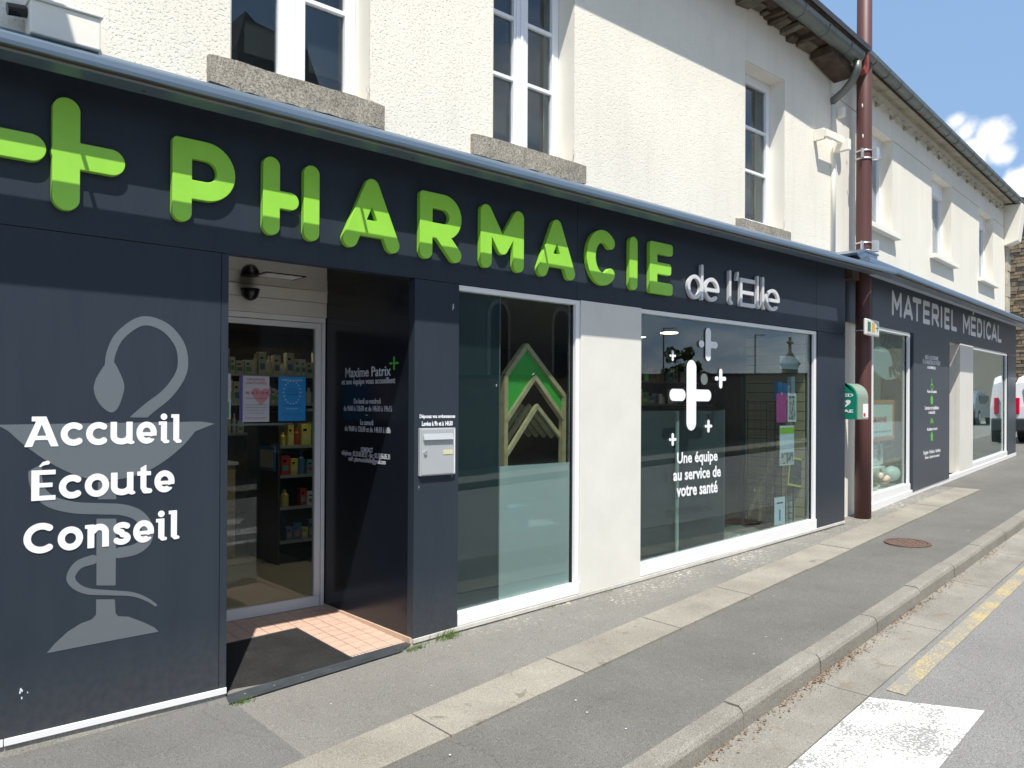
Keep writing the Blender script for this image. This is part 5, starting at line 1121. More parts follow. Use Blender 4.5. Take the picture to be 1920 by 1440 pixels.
# boxed canopy end that wraps round the pole
fixn(MB(T2).prism([(-.66,3.255),(-.40,3.33),(.06,3.33),(.06,3.31),(-.39,3.305),(-.64,3.235)],W2+.001,.30).out('canopy_end_cap',K['steel'],c2))
fixn(MB(T2).prism([(-.43,3.30),(.02,3.30),(.02,3.18),(-.20,3.205),(-.36,3.16),(-.43,3.06)],-.06,-.045).out('canopy_end_cheek',K['steel'],c2))
fixn(MB(T2).prism([(-.63,3.235),(-.40,3.30),(.02,3.30),(.02,3.17),(-.35,3.17)],.28,.295).out('canopy_end_cheek',K['steel'],c2))
MB(T2).box(-.20,.02,3.05,3.30,-.044,.10).out('canopy_joist',K['darkwood'],c2)
ml=thing('medical_shop_sign','white letters MATERIEL MÉDICAL on the grey fascia of the far shop','sign',(14,4.8,2.8))
for ch,l,r in [('M',1672,1690),('A',1694,1711),('T',1711,1727),('E',1730.5,1743),('R',1747,1760),('I',1763,1767),('E',1770.6,1780),('L',1783.6,1793.6),('M',1805.5,1818),('É',1820,1829.4),('D',1832,1841),('I',1843,1847),('C',1848.7,1858.5),('A',1859,1869),('L',1870.5,1877.5)]:
    s0=a2(l,590)[0];s1=a2(r,590)[0]
    me=curve_mesh('letter',contours(G(ch,s1-s0,.335,.036),.005),.002); fixn(place('letter',me,T2,.0022,K['vinyl'],ml,None,lambda a,b:(s0+a,2.775+b)))
g2=lambda s: float(gz(*(P0+D2*s)[:2]))-.008*s
def base2(name,s0,s1,top,mat,w0=-.06,w1=.006): fixn(MB(T2).prism([(s0,g2(s0)-.1),(s1,g2(s1)-.1),(s1,top(s1)),(s0,top(s0))],w0,w1).out(name,mat,M2,bevel=.002))
bt=lambda s: g2(s)+.055+max(0,.06-.03*s)
base2('plinth',.80,9.77,lambda s:bt(s)-.032,K['plinth']); base2('base_trim',.80,9.77,bt,K['white'],-.06,.010)
BT=lambda s: bt(s)+.002
shopwin(T2,M2,.835,2.40,Z2-.004,BT(.835),BT(2.4),.12,.045,-.012,'tall window of the medical shop beside the brown pole',K['glassg'])
panel('cladding_panel',[(2.46,BT(2.46)),(4.38,BT(4.38)),(4.38,Z2-.004),(2.46,Z2-.004)],K['clad2'],'dark panel with the list of services in white print',-.07,.02,T=T2,parent=M2)
MB(T2).box(2.41,2.455,BT(2.4),Z2-.004,-.40,-.03).out('reveal_panel',K['dark'],M2)
panel('cladding_panel',[(5.125,BT(5.1)),(6.03,BT(6.0)),(6.03,Z2-.004),(5.125,Z2-.004)],K['beige'],'pale beige pillar panel of the medical shop',T=T2,parent=M2)
MB(T2).box(5.126,5.16,BT(5.1),Z2-.004,-1.3,-.071).out('reveal_panel',K['beige'],M2)
MB(T2).box(4.36,5.125,BT(5),Z2-.004,-1.34,-1.30).out('shop_door_wall',K['beige'],M2); MB(T2).box(4.34,4.36,BT(5),Z2-.004,-1.3,-.071).out('reveal_panel',K['beige'],M2)
MB(T2).box(4.36,5.125,Z2-.03,Z2+.3,-1.3,-.071).out('doorway_soffit',K['beige'],M2); MB(T2).box(4.36,5.125,.2,g2(5)+.03,-1.3,-.0).out('door_step',K['concrete'],M2)
shopwin(T2,M2,6.04,8.93,Z2-.004,BT(6.04),BT(8.93),.09,.05,-.012,'wide window at the far end of the medical shop',K['glassg'],0)
panel('cladding_panel',[(8.96,BT(8.96)),(9.77,BT(9.77)),(9.77,Z2-.004),(8.96,Z2-.004)],K['clad2'],'grey end panel of the medical shop',T=T2,parent=M2)
MB(T2).box(9.70,9.772,BT(9.7),Z2-.004,-.45,-.071).out('end_return',K['clad2'],M2)
# window interiors of the medical shop
MB(T2).box(.80,2.40,.1,2.66,-.62,-.60).out('window_backdrop',K['mint'],M2); MB(T2).box(.78,.80,.1,2.66,-1.0,-.09).out('window_backdrop',K['mint'],M2); MB(T2).box(2.41,2.43,.1,2.66,-1.0,-.09).out('window_backdrop',K['mint'],M2)
MB(T2).box(.80,2.41,.1,BT(1)+.05,-1.0,-.09).out('window_floor',K['beige'],M2); MB(T2).box(.80,9.7,2.66,2.68,-1.3,-.09).out('window_ceiling',K['beige'],M2)
MB(T2).box(5.17,9.69,.1,2.66,-2.6,-2.58).out('window_backdrop',K['mint'],M2); MB(T2).box(9.67,9.69,.1,2.66,-2.58,-.09).out('window_backdrop',K['darkpanel'],M2); MB(T2).box(5.17,9.67,.1,BT(7)+.04,-2.58,-.09).out('window_floor',K['dark'],M2)
# services text
tx=thing('services_text','white list of services with small green icons on the dark panel of the medical shop','sign',(12.3,4.7,.9))
def s2(body,l,r,t_,b_,bold=.01): 
    u0=a2(l,b_,.02)[0];u1=a2(r,b_,.02)[0];z1=a2((l+r)/2,t_,.02)[1];z0=a2((l+r)/2,b_,.02)[1]; text('text_line',body,T2,u0,u1,z0,z1,.021,K['vinyl'],tx,bold)
s2("AIDE À L'AUTONOMIE",1734,1759,665,675);s2('ET AU MAINTIEN DU PATIENT',1730,1763,676,684);s2('À DOMICILE',1739,1754,686,692)
s2('Vente et location',1738,1756,731,737); s2('Livraison et installation',1734,1760,761,768); s2('à domicile',1741,1753,770,776); s2('Assistance et suivi',1738,1757,801,807)
s2('Oxygène - Perfusion - Nutrition',1731,1763,843,852,.005); s2('Stomie - Apnée du sommeil',1734,1761,853,860,.005)
def icon(px,py,k):
    s,z=a2(px,py,.02); r=.045
    if k==0: pr=[('c',[(s-.01,z+.06),(s-.009,z+.06)],.018),('c',[(s-.01,z+.03),(s,z-.01),(s+.05,z-.01),(s+.07,z-.06)],.011),('c',arc(s+.0,z-.045,.045,.045,100,330,12),.009)]
    elif k==1: pr=[('b',s-.055,z-.06,s+.055,z+.01),('p',[(s-.075,z+.01),(s+.075,z+.01),(s,z+.075)])]
    elif k==2: pr=[('b',s-.07,z-.05,s-.052,z+.04),('b',s-.05,z-.025,s+.08,z+.0),('b',s+.062,z-.05,s+.08,z),('c',[(s-.02,z+.02),(s+.03,z+.02)],.012)]
    else: pr=[('b',s-.05,z-.065,s+.05,z+.005),('p',[(s-.07,z+.0),(s+.07,z+.0),(s,z+.075)])]
    shape('green_icon',pr,T2,.021,.001,K['board'] if 0 else K['lime2'],tx,.004)
K['lime2']=simple('bright_green_print',(.12,.50,.06),.5)
for i,(px,py) in enumerate(((1747,720),(1747,750),(1747,789),(1747,818))): icon(px,py,i)
# displays in the tall window
gs=thing('goose_cutout','white bird cut-out with dark leaf wreath and orange leg in the tall window','decoration',(9.9+.9,4.7,1.9))
def p2(px,py,w): return a2(px,py,w)
w=-.13; pg=[p2(x,y,w) for x,y in ((1636,655),(1646,650),(1660,655),(1668,668),(1672,684),(1682,696),(1686,703),(1676,710),(1662,712),(1650,706),(1640,698),(1634,690))]
shape('bird_body',[('p',cr(pg,3))],T2,w,.02,K['vinyl'],gs,.01)
lf_=[]
for k in range(14):
    a=k/13; cx=1652+34*math.sin(a*2.6)*1.0; cy=640+52*a; ang_=-1.0+2.6*a; q0=p2(cx,cy,w+.03); L=.11
    dx,dz=math.cos(.9-2.4*a)*L,math.sin(.9-2.4*a)*L; lf_.append(('c',[q0,(q0[0]+dx*1.6,q0[1]+dz)],[.035,.006]))
shape('leaf_wreath',lf_,T2,w+.03,.01,simple('dark_leaf_green',(.05,.07,.02),.7),gs,.01)
shape('bird_leg',[('c',[p2(1675,703,w),p2(1684,708,w),p2(1690,718,w),p2(1698,728,w)],.02)],T2,w+.025,.012,K['orange'],gs,.008)
fp_=thing('framed_notice','orange framed white notice standing in the tall window of the medical shop','framed poster',(10.3,4.7,1.2))
w=-.15; a_,b_=p2(1636,750,w),p2(1677,826,w); x0,x1=a_[0]-.15,b_[0]; z1,z0=p2(1660,750,w)[1],p2(1660,826,w)[1]
for (n_,q) in (('frame_rail',(x0,x1,z1-.04,z1)),('frame_rail',(x0,x1,z0,z0+.04)),('frame_rail',(x0,x0+.05,z0+.0405,z1-.0405)),('frame_rail',(x1-.05,x1,z0+.0405,z1-.0405))): MB(T2).box(*q,w-.02,w).out(n_,K['orange'],fp_)
MB(T2).box(x0+.05,x1-.05,z0+.04,z1-.04,w-.018,w-.01).out('notice_sheet',K['paperw'],fp_)
text('text_line','GRAINE',T2,x0+.12,x1-.3,z1-.30,z1-.22,w-.009,rd,fp_,.02)
for k in range(4): text('text_line','location de materiel pour bebe',T2,x0+.25,x1-.12,z1-.44-.07*k,z1-.40-.07*k,w-.009,simple('blue_ink',(.1,.25,.5),.5) if k==0 else bpy.data.materials['blue_ink'],fp_,.0)
def boxlab(name,label,l,r,t_,b_,w,mat,dep,cat,extra=None):
    s0=a2(l,b_,w)[0];s1=a2(r,b_,w)[0];z1=a2((l+r)/2,t_,w)[1];z0=a2((l+r)/2,b_,w)[1]; t=thing(name,label,cat,T2((s0+s1)/2,z0,w)); MB(T2).box(s0,s1,z0,z1,w-dep,w).out('carton',mat,t,bevel=.006)
    MB(T2).box(s0+(s1-s0)*.45,s0+(s1-s0)*.75,z0+(z1-z0)*.2,z0+(z1-z0)*.7,w+.001,w+.002).out('product_print',K['photo'],t)
    shape('round_print',[('c',[(s0+(s1-s0)*.6,z1-.06),(s0+(s1-s0)*.6+.001,z1-.06)],.035)],T2,w+.001,.001,rd,t,.004)
boxlab('product_carton','white product carton with a photo, standing under the orange framed notice',1636,1656,832,872,-.25,K['vinyldim'],.2,'box')
boxlab('product_carton','smaller white carton under a yellow strip at the bottom of the tall window',1636,1660,876,897,-.17,K['vinyldim'],.1,'box')
tt=thing('plush_toy','beige plush toy lying at the bottom of the tall window','toy',T2(1.25,.56,-.13)); 
def p3(px,py,w): s,z=a2(px,py,w); return T2(s,z,w)
m=MB(); c=p3(1652,898,-.12); sphere(m,c,(.17,.10,.07),12,8); fixn(m.out('toy_body',K['softtoy'],tt,smooth=True))
for px,py in ((1645,902),(1660,902),(1664,896)): m=MB(); sphere(m,p3(px,py,-.10),(.07,.05,.045),10,6); fixn(m.out('toy_paw',K['softtoy'],tt,smooth=True))
m=MB(); sphere(m,p3(1646,893,-.09),(.08,.07,.07),10,6); fixn(m.out('toy_head',K['softtoy'],tt,smooth=True))
o=MB(); 
cw=p3(1672,888,-.2); sphere(o,cw,(.17,.10,.11),14,8); o=fixn(o.out('white_cushion',K['vinyldim'],None,smooth=True)); tag(o,'white rounded cushion beside the plush toy in the tall window','cushion')
dk=thing('display_desk','low grey counter seen in the far wide window of the medical shop','counter',T2(7.2,.5,-1.4)); MB(T2).box(6.4,8.2,.5,1.35,-1.6,-1.2).out('desk_body',simple('grey_desk',(.25,.27,.27),.6),dk); MB(T2).box(6.35,8.25,1.35,1.39,-1.65,-1.15).out('desk_top',K['white'],dk)
MB(T2).box(8.2,8.6,.5,1.5,-1.0,-.5).out('storage_box',K['dark'],dk)
# ================================================================ STREET FURNITURE
PX,PY=9.28,4.29
pole=thing('lamp_post','tall brown-red painted metal pole standing between the two shopfronts','pole',(PX,PY,gz(PX,PY)))
MB().tube([(PX,PY,gz(PX,PY)-.05),(PX,PY,1.6),(PX,PY,4.5),(PX,PY,9.0)],[.094,.090,.086,.080],24).out('pole_shaft',K['brown'],pole,smooth=True)
m=MB(); 
for (px,py) in ((1617,198),(1618,255)):
    r=ray(px,py); tt_=(PY-.083)/r[1]; p=CAM+r*tt_; sphere(m,(p[0],p[1],p[2]),(.012,.006,.025),8,5)
o=m.out('chipped_paint',K['white'],pole); o['kind']='stuff'
for zc in (4.55,3.47):
    g=thing('pole_clamp','galvanised band clamp round the brown pole %s'%('between the eaves and the canopy, the upper one' if zc>4 else 'just above the canopy, the lower one'),'clamp',(PX,PY,zc-.06),'band clamps on the brown pole')
    for dz in (-.045,.045): MB().tube([(PX+.0905*math.cos(a),PY+.0905*math.sin(a),zc+dz) for a in np.linspace(0,2*math.pi,25)],.010,6).out('band',K['galv'],g)
    bx('clamp_block',PX-.02,PX+.05,PY-.16,PY-.10,zc-.065,zc+.065,K['galv'],g,.004); bx('clamp_bolt',PX-.15,PX-.105,PY-.05,PY-.03,zc-.055,zc+.055,K['galv'],g,.003)
# small direction sign
TS=lambda u,v,w:(8.78+D2[0]*u+N2[0]*-w, 4.03+D2[1]*u-N2[1]*w, v)
ds_=thing('direction_sign','small white direction sign with green and yellow squares and an arrow on the brown pole','sign',TS(.2,2.4,0))
MB(TS).box(0,.46,2.40,2.585,-.03,0).out('sign_box',K['beige'],ds_,bevel=.012)
MB(TS).box(.02,.44,2.42,2.565,.0005,.002).out('sign_face',simple('pale_green_white',(.62,.68,.62),.4),ds_)
for k,(a,b) in enumerate(((.05,.15),)): MB(TS).box(a,b,2.44,2.55,.0022,.003).out('green_square',simple('dark_green_print',(.04,.14,.10),.5),ds_)
MB(TS).box(.19,.29,2.44,2.55,.0022,.003).out('yellow_square',simple('amber_print',(.62,.38,.06),.5),ds_)
shape('arrow',[('c',[(.33,2.495),(.41,2.495)],.007),('c',[(.375,2.53),(.413,2.495),(.375,2.46)],.007)],TS,.0022,.001,bpy.data.materials['dark_green_print'],ds_,.002)
MB().tube([TS(.2,2.49,-.031),(PX,PY,2.49)],.012,8).out('sign_arm',K['galv'],ds_); MB().tube([(PX+.094*math.cos(a),PY+.094*math.sin(a),2.49) for a in np.linspace(0,2*math.pi,20)],.008,6).out('sign_band',K['galv'],ds_)
# defibrillator cabinet on the pole's left side
ae=thing('defibrillator_cabinet','green rounded defibrillator cabinet with a white heart, fixed beside the brown pole','defibrillator',(9.0,4.3,1.47))
AX0,AX1=8.80,9.09; ay0,ay1=4.143,4.44; z0,z1=1.455,1.865; r_=.16
prof=[(ay0,z0),(ay1,z0),(ay1,z1-r_)]+[(ay1-r_+r_*math.cos(a),z1-r_+r_*math.sin(a)) for a in np.linspace(.1,math.pi/2,7)]+[(ay0+r_+r_*math.cos(a),z1-r_+r_*math.sin(a)) for a in np.linspace(math.pi/2,math.pi-.0,8)]
TX=lambda a,b,c:(c,a,b)
fixn(MB(TX).prism(prof,AX0+.03,AX1).out('cabinet_body',K['aedg'],ae,bevel=.006)); fixn(MB(TX).prism([(y,z) for y,z in prof],AX0,AX0+.029).out('cabinet_front',K['aed'],ae,bevel=.006))
TF=lambda u,v,w:(AX0-w,4.44-u,v)
text('letters_above','AED',TF,.08,.26,1.71,1.745,.001,K['vinyl'],ae,.03); text('letters_below','DAE',TF,.08,.26,1.53,1.565,.001,K['vinyl'],ae,.03)
hh=[(.17+.055*math.sin(a)**3*1.1,1.64+.05*(.8*math.cos(a)-.3*math.cos(2*a)-.12*math.cos(3*a))) for a in np.linspace(0,2*math.pi,30,endpoint=False)]
fixn(MB(TF).prism(hh,.0008,.002).out('heart',K['vinyl'],ae)); fixn(MB(TF).prism([(.175,1.67),(.155,1.635),(.17,1.635),(.16,1.60),(.19,1.642),(.173,1.642)],.0022,.003).out('lightning_mark',K['aed'],ae))
bx('side_sticker',AX1-.13,AX1-.004,ay0-.0015,ay0-.0002,1.475,1.63,K['vinyl'],ae); bx('sticker_print',AX1-.12,AX1-.07,ay0-.0025,ay0-.0016,1.485,1.525,rd,ae)
# box behind: wall conduit beside the cabinet
MB(T2).box(-.12,.02,g2(0),2.58,W2+.001,W2+.012).out('cable_duct',K['aedg'],M2)
MB(T2).tube([(-.38,5.0,W2+.06),(-.38,3.32,W2+.06)],.03,12).out('cream_downpipe',K['smooth'],M2,smooth=True)
bx('pipe_head',8.66,8.74,4.24,4.33,4.86,4.98,K['smooth'],B,.02)
# unseen pharmacy cross, added to cast a shadow at the upper left
pc=thing('pharmacy_cross','green illuminated-type pharmacy cross on a bracket, out of frame left','sign',(.30,3.7,4.6))
m=MB(TX); cy0,cz0=3.72,5.15; a_=.17;b_=.5
m.prism([(cy0-a_,cz0-b_),(cy0+a_,cz0-b_),(cy0+a_,cz0-a_),(cy0+b_,cz0-a_),(cy0+b_,cz0+a_),(cy0+a_,cz0+a_),(cy0+a_,cz0+b_),(cy0-a_,cz0+b_),(cy0-a_,cz0+a_),(cy0-b_,cz0+a_),(cy0-b_,cz0-a_),(cy0-a_,cz0-a_)],.22,.36)
fixn(m.out('cross_body',K['green'],pc,bevel=.01)); bx('wall_arm',.27,.31,4.22,4.348,5.1,5.2,K['steel'],pc)
# ================================================================ BEYOND THE SHOPS
sh=thing('stone_house','brown rubble-stone house with a slate roof at the far right','building',(30,9,.75))
bx('wall',27.02,36,7.0,17,.3,7.35,K['mortar'],sh)
random.seed(31); m1=MB(); m2=MB(); z=.6
while z<7.3:
    h=random.uniform(.07,.15); y=7.0
    while y<9.6:
        L=random.uniform(.15,.5); d=random.uniform(.01,.07); (m1 if random.random()<.55 else m2).box(27.02-d,27.02,y,y+L-.02,z,z+h-.022); y+=L
    z+=h
o=m1.out('stones',K['stone'],sh); o['kind']='stuff'; o=m2.out('stones',K['stone2'],sh); o['kind']='stuff'
fixn(MB(TX).prism([(6.9,7.3),(17.4,7.3),(17.4,7.5),(13,10.0),(6.9,7.5)],26.8,36.2).out('roof',K['slate'],sh))
def car(label,loc,ang,paint,L,Wd,H,van=False,cat='car'):
    c,s=math.cos(ang),math.sin(ang)
    TC=lambda x,y,z:(loc[0]+x*c-y*s,loc[1]+x*s+y*c,loc[2]+z)
    t=thing('parked_van' if van else 'parked_car',label,cat,loc)
    if van: P=[(0,.32),(L,.32),(L,.85),(L*.93,1.0),(L*.78,1.1),(L*.66,H*.95),(L*.5,H),(.25,H),(.06,H*.9),(0,.9)]
    else: P=[(0,.30),(L,.30),(L,.62),(L*.95,.78),(L*.72,.92),(L*.56,H*.97),(L*.3,H),(L*.13,H*.93),(.03,.95),(0,.7)]
    n=len(P); V=[];F=[]
    st=[(-Wd/2,.0,.90),(-Wd/2+.02,.0,.96),(-Wd/2+.14,.0,1.0),(Wd/2-.14,0,1.0),(Wd/2-.02,0,.96),(Wd/2,0,.90)]
    for y,_,k in st:
        for x,z in P:
            yy=y*(1-.13*max(0,(z-.95)/H)*1.4); V.append((L/2+(x-L/2)*(.97+.03*k if k<1 else 1),yy,.3+(z-.3)*(k if z>.9 else 1)))
    for i in range(len(st)-1):
        for k in range(n): F.append((i*n+k,i*n+(k+1)%n,(i+1)*n+(k+1)%n,(i+1)*n+k))
    F+= [tuple(range(n))[::-1],tuple(range((len(st)-1)*n,len(st)*n))]
    b=fixn(MB(TC).add(V,F).out('body',paint,t,smooth=False,bevel=.03))
    MB(TC).box(-.06,.12,-Wd/2+.02,Wd/2-.02,.30,.62).out('rear_bumper',K['bumper'],t,bevel=.04); MB(TC).box(L-.12,L+.05,-Wd/2+.03,Wd/2-.03,.28,.58).out('front_bumper',K['bumper'],t,bevel=.04)
    for y in (-Wd/2+.08,Wd/2-.18): MB(TC).box(-.035,.10,y,y+.10,.72,1.12 if van else .9).out('tail_light',K['redl'],t,bevel=.02)
    for y in (-Wd/2+.08,Wd/2-.38): MB(TC).box(L-.06,L+.02,y,y+.3,.62,.78).out('headlight',K['white'],t,bevel=.02)
    MB(TC).box(-.012,.02,-Wd/2+.28,Wd/2-.28,H*.62,H*.86).out('rear_window',K['black'],t,bevel=.02)
    MB(TC).box(-.03,.0,-.26,.26,.66,.77).out('number_plate',K['white'],t)
    for sgn in (-1,1):
        y=sgn*(Wd/2-.035); MB(TC).box(L*.22,L*.68,min(y,y+sgn*.02),max(y,y+sgn*.02),H*.62,H*.86).out('side_window',K['black'],t,bevel=.02)
        for x in (L*.18,L*.8):
            w=MB(TC).tube([(x,sgn*(Wd/2-.2),.31),(x,sgn*(Wd/2+.005),.31)],.31,24).out('wheel',K['tyre'],t); MB(TC).tube([(x,sgn*(Wd/2+.006),.31),(x,sgn*(Wd/2+.02),.31)],.19,16).out('rim',K['galv'],w)
    return t
car('white van with red tail lights parked beyond the medical shop',(21.9,5.68,gz(21.9,5.6)),0.0,K['van'],4.1,1.62,1.66,True,'van')
car('silver car parked along the street, seen as a reflection in the far window',(37,2.4,gz(37,2.4)-.1),.1,simple('silver_car_paint',(.4,.42,.45),.25,.6),4.2,1.7,1.45)
# ---- across the street (seen mirrored in the glass)
cwz=gz(0,-6)
wl2=thing('churchyard_wall','long dark stone churchyard wall across the street','wall',(20,-4.6,0)); 
for i in range(-4,14):
    x0=i*5.0; fixn(MB().add([(x0,-5.2,gz(x0,-5)-.3),(x0+5,-5.2,gz(x0+5,-5)-.3),(x0+5,-4.8,gz(x0+5,-5)-.3),(x0,-4.8,gz(x0,-5)-.3),(x0,-5.2,gz(x0,-5)+2.0),(x0+5,-5.2,gz(x0+5,-5)+2.0),(x0+5,-4.8,gz(x0+5,-5)+2.0),(x0,-4.8,gz(x0,-5)+2.0)],[(0,3,2,1),(4,5,6,7),(0,1,5,4),(1,2,6,5),(2,3,7,6),(3,0,4,7)]).out('wall_section',K['stonew'],wl2))
    fixn(MB().add([(x0,-5.26,gz(x0,-5)+2.001),(x0+5,-5.26,gz(x0+5,-5)+2.001),(x0+5,-4.74,gz(x0+5,-5)+2.001),(x0,-4.74,gz(x0,-5)+2.001),(x0,-5.26,gz(x0,-5)+2.08),(x0+5,-5.26,gz(x0+5,-5)+2.08),(x0+5,-4.74,gz(x0+5,-5)+2.08),(x0,-4.74,gz(x0,-5)+2.08)],[(0,3,2,1),(4,5,6,7),(0,1,5,4),(1,2,6,5),(2,3,7,6),(3,0,4,7)]).out('coping',K['slate'],wl2))
op_=MB(); V=[];F=[]
xs=list(range(-30,61,2))
for x in xs:
    for y,z in ((-3.0,.13),(-3.12,.14),(-3.121,.125),(-4.8,.14)): V.append((x,y,gz(x,-3)-KH+z*1.0-(0 if y!=-3.0 else .0)))
    V.append((x,-3.0,gz(x,-3)-KH-.02))
for i in range(len(xs)-1):
    a=i*5
    for p,q in ((4,0),(0,1),(2,3)): F.append((a+p,a+5+p,a+5+q,a+q))
o=mesh_obj('opposite_pavement',V,F,K['kerb']); o['kind']='structure'
ck=thing('church','stone church with slate roofs and arched windows across the street','church',(14,-16,.3))
bx('wall',9,23,-20,-12,0,7.2,K['stonew'],ck)
fixn(MB(TX).prism([(-20.4,7.1),(-11.6,7.1),(-11.6,7.25),(-16,12.4),(-20.4,7.25)],9,23.3).out('roof',K['slate'],ck))
TY=lambda a,b,c:(a,c,b)
fixn(MB(TY).prism([(7.85,0),(10.9,0),(10.9,8.0),(10.3,9.6),(9.7,10.95),(9.0,11.1),(8.3,11.2),(8.05,11.4),(7.85,10.5)],-14,-10.2).out('gable_end',simple('dark_church_slate_stone',(.05,.046,.04),.9,0,.3,2),ck))
for sx in (11.5,14.5,17.5,20.5):
    f=MB(TY).prism([(sx-.5,2.2),(sx+.5,2.2)]+[(sx+.5*math.cos(a),4.6+.6*math.sin(a)) for a in np.linspace(0,math.pi,10)],-12.01,-11.95).out('arched_window',K['stonec'],ck); MB(TY).prism([(sx-.38,2.35),(sx+.38,2.35)]+[(sx+.38*math.cos(a),4.6+.45*math.sin(a)) for a in np.linspace(0,math.pi,10)],-11.949,-11.93).out('pane',K['win'],f)
CX=28.6
tw=thing('calvary_cross','stone turret topped with a cross behind the churchyard wall','monument',(CX,-7.5,.6))
m=MB(); m.tube([(CX,-7.5,.5),(CX,-7.5,3.1),(CX,-7.5,3.25),(CX,-7.5,3.5),(CX,-7.5,3.75)],[.3,.3,.4,.2,.05],12); m.out('turret',K['stonew'],tw); bx('cross_upright',CX-.045,CX+.045,-7.54,-7.46,3.75,4.3,K['stonew'],tw); bx('cross_bar',CX-.19,CX-.046,-7.54,-7.46,4.03,4.11,K['stonew'],tw);bx('cross_bar',CX+.046,CX+.19,-7.54,-7.46,4.03,4.11,K['stonew'],tw)
def tree(x,y,h,rad,seed,label,g='trees across the street'):
    z0=gz(x,y)-.1; t=thing('tree',label,'tree',(x,y,z0),g); rr=random.Random(seed)
    br=[]; m=MB(); top=z0+h*.55; m.tube([(x,y,z0),(x+.05,y,z0+h*.3),(x,y+.05,top)],[h*.03,h*.024,h*.016],8)
    for k in range(9):
        a=k*2.4; e=(x+math.cos(a)*rad*.7,y+math.sin(a)*rad*.7,top+h*.1+rr.random()*h*.25); m.tube([(x,y,z0+h*.3+k*h*.025),((x+e[0])/2,(y+e[1])/2,(top+e[2])/2-.1),e],[h*.012,h*.008,h*.003],5); br.append(e)
    m.out('trunk',K['bark'],t); m=MB()
    cl=[(x+rr.gauss(0,rad*.45),y+rr.gauss(0,rad*.45),top+h*.12+rr.gauss(0,h*.12),rad*rr.uniform(.25,.45)) for _ in range(22)]
    for i in range(2600):
        c=rr.choice(cl); d=Vector((rr.gauss(0,1),rr.gauss(0,1),rr.gauss(0,1))).normalized()*c[3]*rr.random()**.4; p=Vector(c[:3])+d; s=rr.uniform(.05,.12); u_=Vector((rr.gauss(0,1),rr.gauss(0,1),rr.gauss(0,1))).normalized(); v_=u_.orthogonal().normalized()
        b=len(m.v); m.v+=[tuple(p+u_*s),tuple(p+v_*s*.6),tuple(p-u_*s),tuple(p-v_*s*.6)]; m.f.append((b,b+1,b+2,b+3))
    m.out('crown',K['crown'],t)
tree(24.2,-9,3.35,.7,1,'small leafy tree behind the churchyard wall next to the church')
tree(50,-8,6.5,1.5,2,'taller tree behind the churchyard wall beyond the stone turret')
tree(-6,-9,8,2.6,3,'broad tree behind the churchyard wall left of the church')
for x,y in ((44.5,-26),(53.7,-24.5)):
    t=thing('street_lamp','slim dark street lamp behind the churchyard wall, %s'%('the nearer of the two' if x<50 else 'the farther of the two'),'street lamp',(x,y,gz(x,-6)),'street lamps across the street')
    MB().tube([(x,y,gz(x,-3)),(x,y,gz(x,-3)+6.2)],[.06,.045],8).out('post',K['iron'],t); MB().tube([(x,y,gz(x,-3)+6.15),(x+1.0,y,gz(x,-3)+6.2)],.03,6).out('arm',K['iron'],t); bx('lamp_head',x+.8,x+1.3,y-.1,y+.1,gz(x,-3)+6.17,gz(x,-3)+6.27,K['galv'],t,.02)
oh=thing('opposite_house','cream rendered house closing the far end of the street','house',(54,1,1.3))
bx('wall',50,60,-9,8,0,6.4,simple('tan_render',(.30,.28,.23),.9,0,.08,1),oh)
for y in (-8.2,4.5):
    for z in (2.0,4.6): f=bx('window',49.95,49.999,y,y+1.1,z,z+1.3,K['pvc'],oh); bx('pane',49.93,49.949,y+.08,y+1.02,z+.08,z+1.22,K['win'],f)
fixn(MB(TY).prism([(49.6,6.4),(60.4,6.4),(55,9.6)],-9.3,8.3).out('roof',K['slate'],oh))
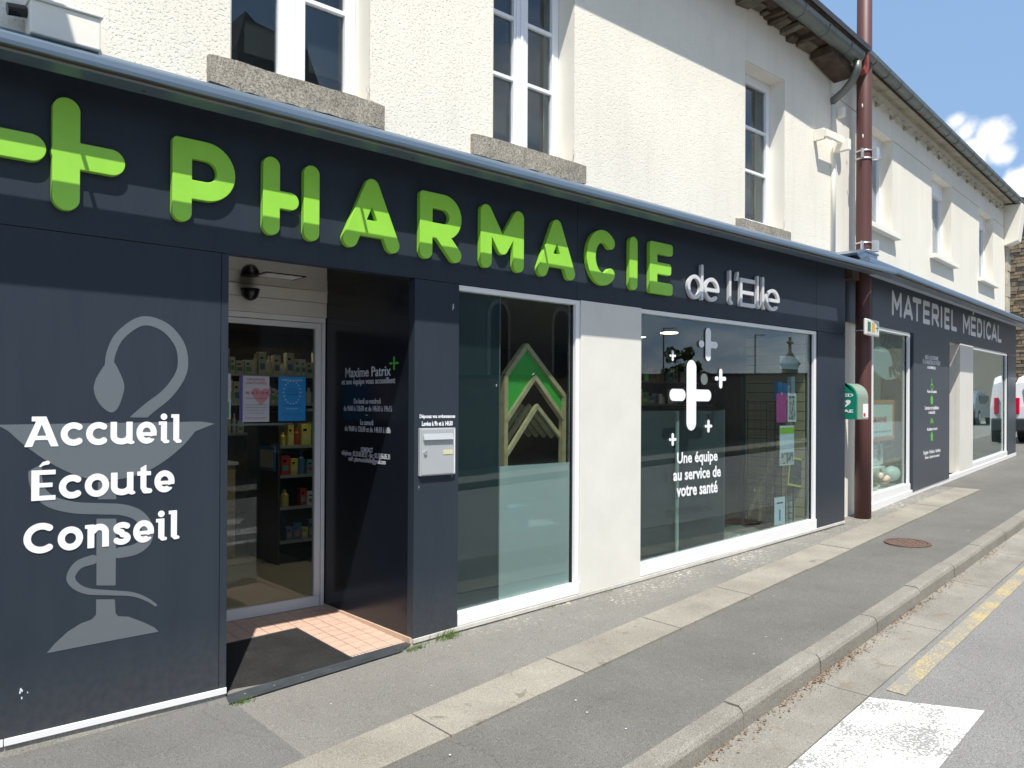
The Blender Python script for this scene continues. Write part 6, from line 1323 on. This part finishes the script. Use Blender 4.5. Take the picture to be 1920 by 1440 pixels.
# glowing ceiling panels added out of sight to brighten the shop interior
for i_,(lx,ly,w_) in enumerate(((3.4,6.4,'just behind the glass door'),(3.9,8.9,'over the back shelf unit behind the door'),(8.8,7.7,'in the middle of the shop'))):
    t=thing('ceiling_panel_light','square lit ceiling panel '+w_,'ceiling light',(lx,ly,2.59),'lit ceiling panels of the shop'); bx('light_frame',lx-.32,lx+.32,ly-.32,ly+.32,2.595,2.618,K['white'],t); bx('diffuser',lx-.3,lx+.3,ly-.3,ly+.3,2.588,2.5945,K['panelc'],t)
# small wear: pale specks on the pavement, droppings on the canopy and panels
random.seed(77); m=MB()
for i in range(80):
    x=random.uniform(1.2,12); y=random.uniform(yk(x)+.15,4.15)
    if 2.80+.106*x-.03<y<3.13+.107*x+.03: continue
    z=gz(x,y)+.007; r=random.uniform(.002,.008)*(1 if random.random()<.9 else 1.7); n=7; b=len(m.v); st_=random.random()*6
    m.v+=[(x+r*random.uniform(.5,1)*math.cos(2*math.pi*k/n+st_),y+r*random.uniform(.5,1)*math.sin(2*math.pi*k/n+st_),z) for k in range(n)]; m.f.append(tuple(range(b,b+n)))
o=fixn(m.out('pavement_specks',K['vinyldim'])); tag(o,'scattered pale gum and droppings specks on the pavement','specks',None,'stuff')
def splat(px,py,w,r,seed,T=T1):
    random.seed(seed); u,v=a1(px,py,w); m=MB(T)
    for q in range(5):
        cx_,cz_=u+random.gauss(0,r*.6),v+random.gauss(0,r); rr=r*random.uniform(.2,.6); n=7; m.prism([(cx_+rr*.5*math.cos(2*math.pi*k/n),cz_+rr*random.uniform(.8,1.4)*math.sin(2*math.pi*k/n)) for k in range(n)],w,w+.0008)
    o=fixn(m.out('bird_dropping',K['vinyldim'],B)); o['kind']='stuff'
splat(848,576,.0008,.012,1); splat(40,1296,.0008,.018,2); splat(785,913,.0008,.006,3); splat(848,893,.0008,.006,4); splat(1000,700,GW+.0075,.008,5); splat(1415,918,GW+.0075,.008,6); splat(1386,1003,GW+.0075,.010,7); splat(932,722,GW+.0075,.008,8); splat(1032,1050,GW+.0075,.010,9)
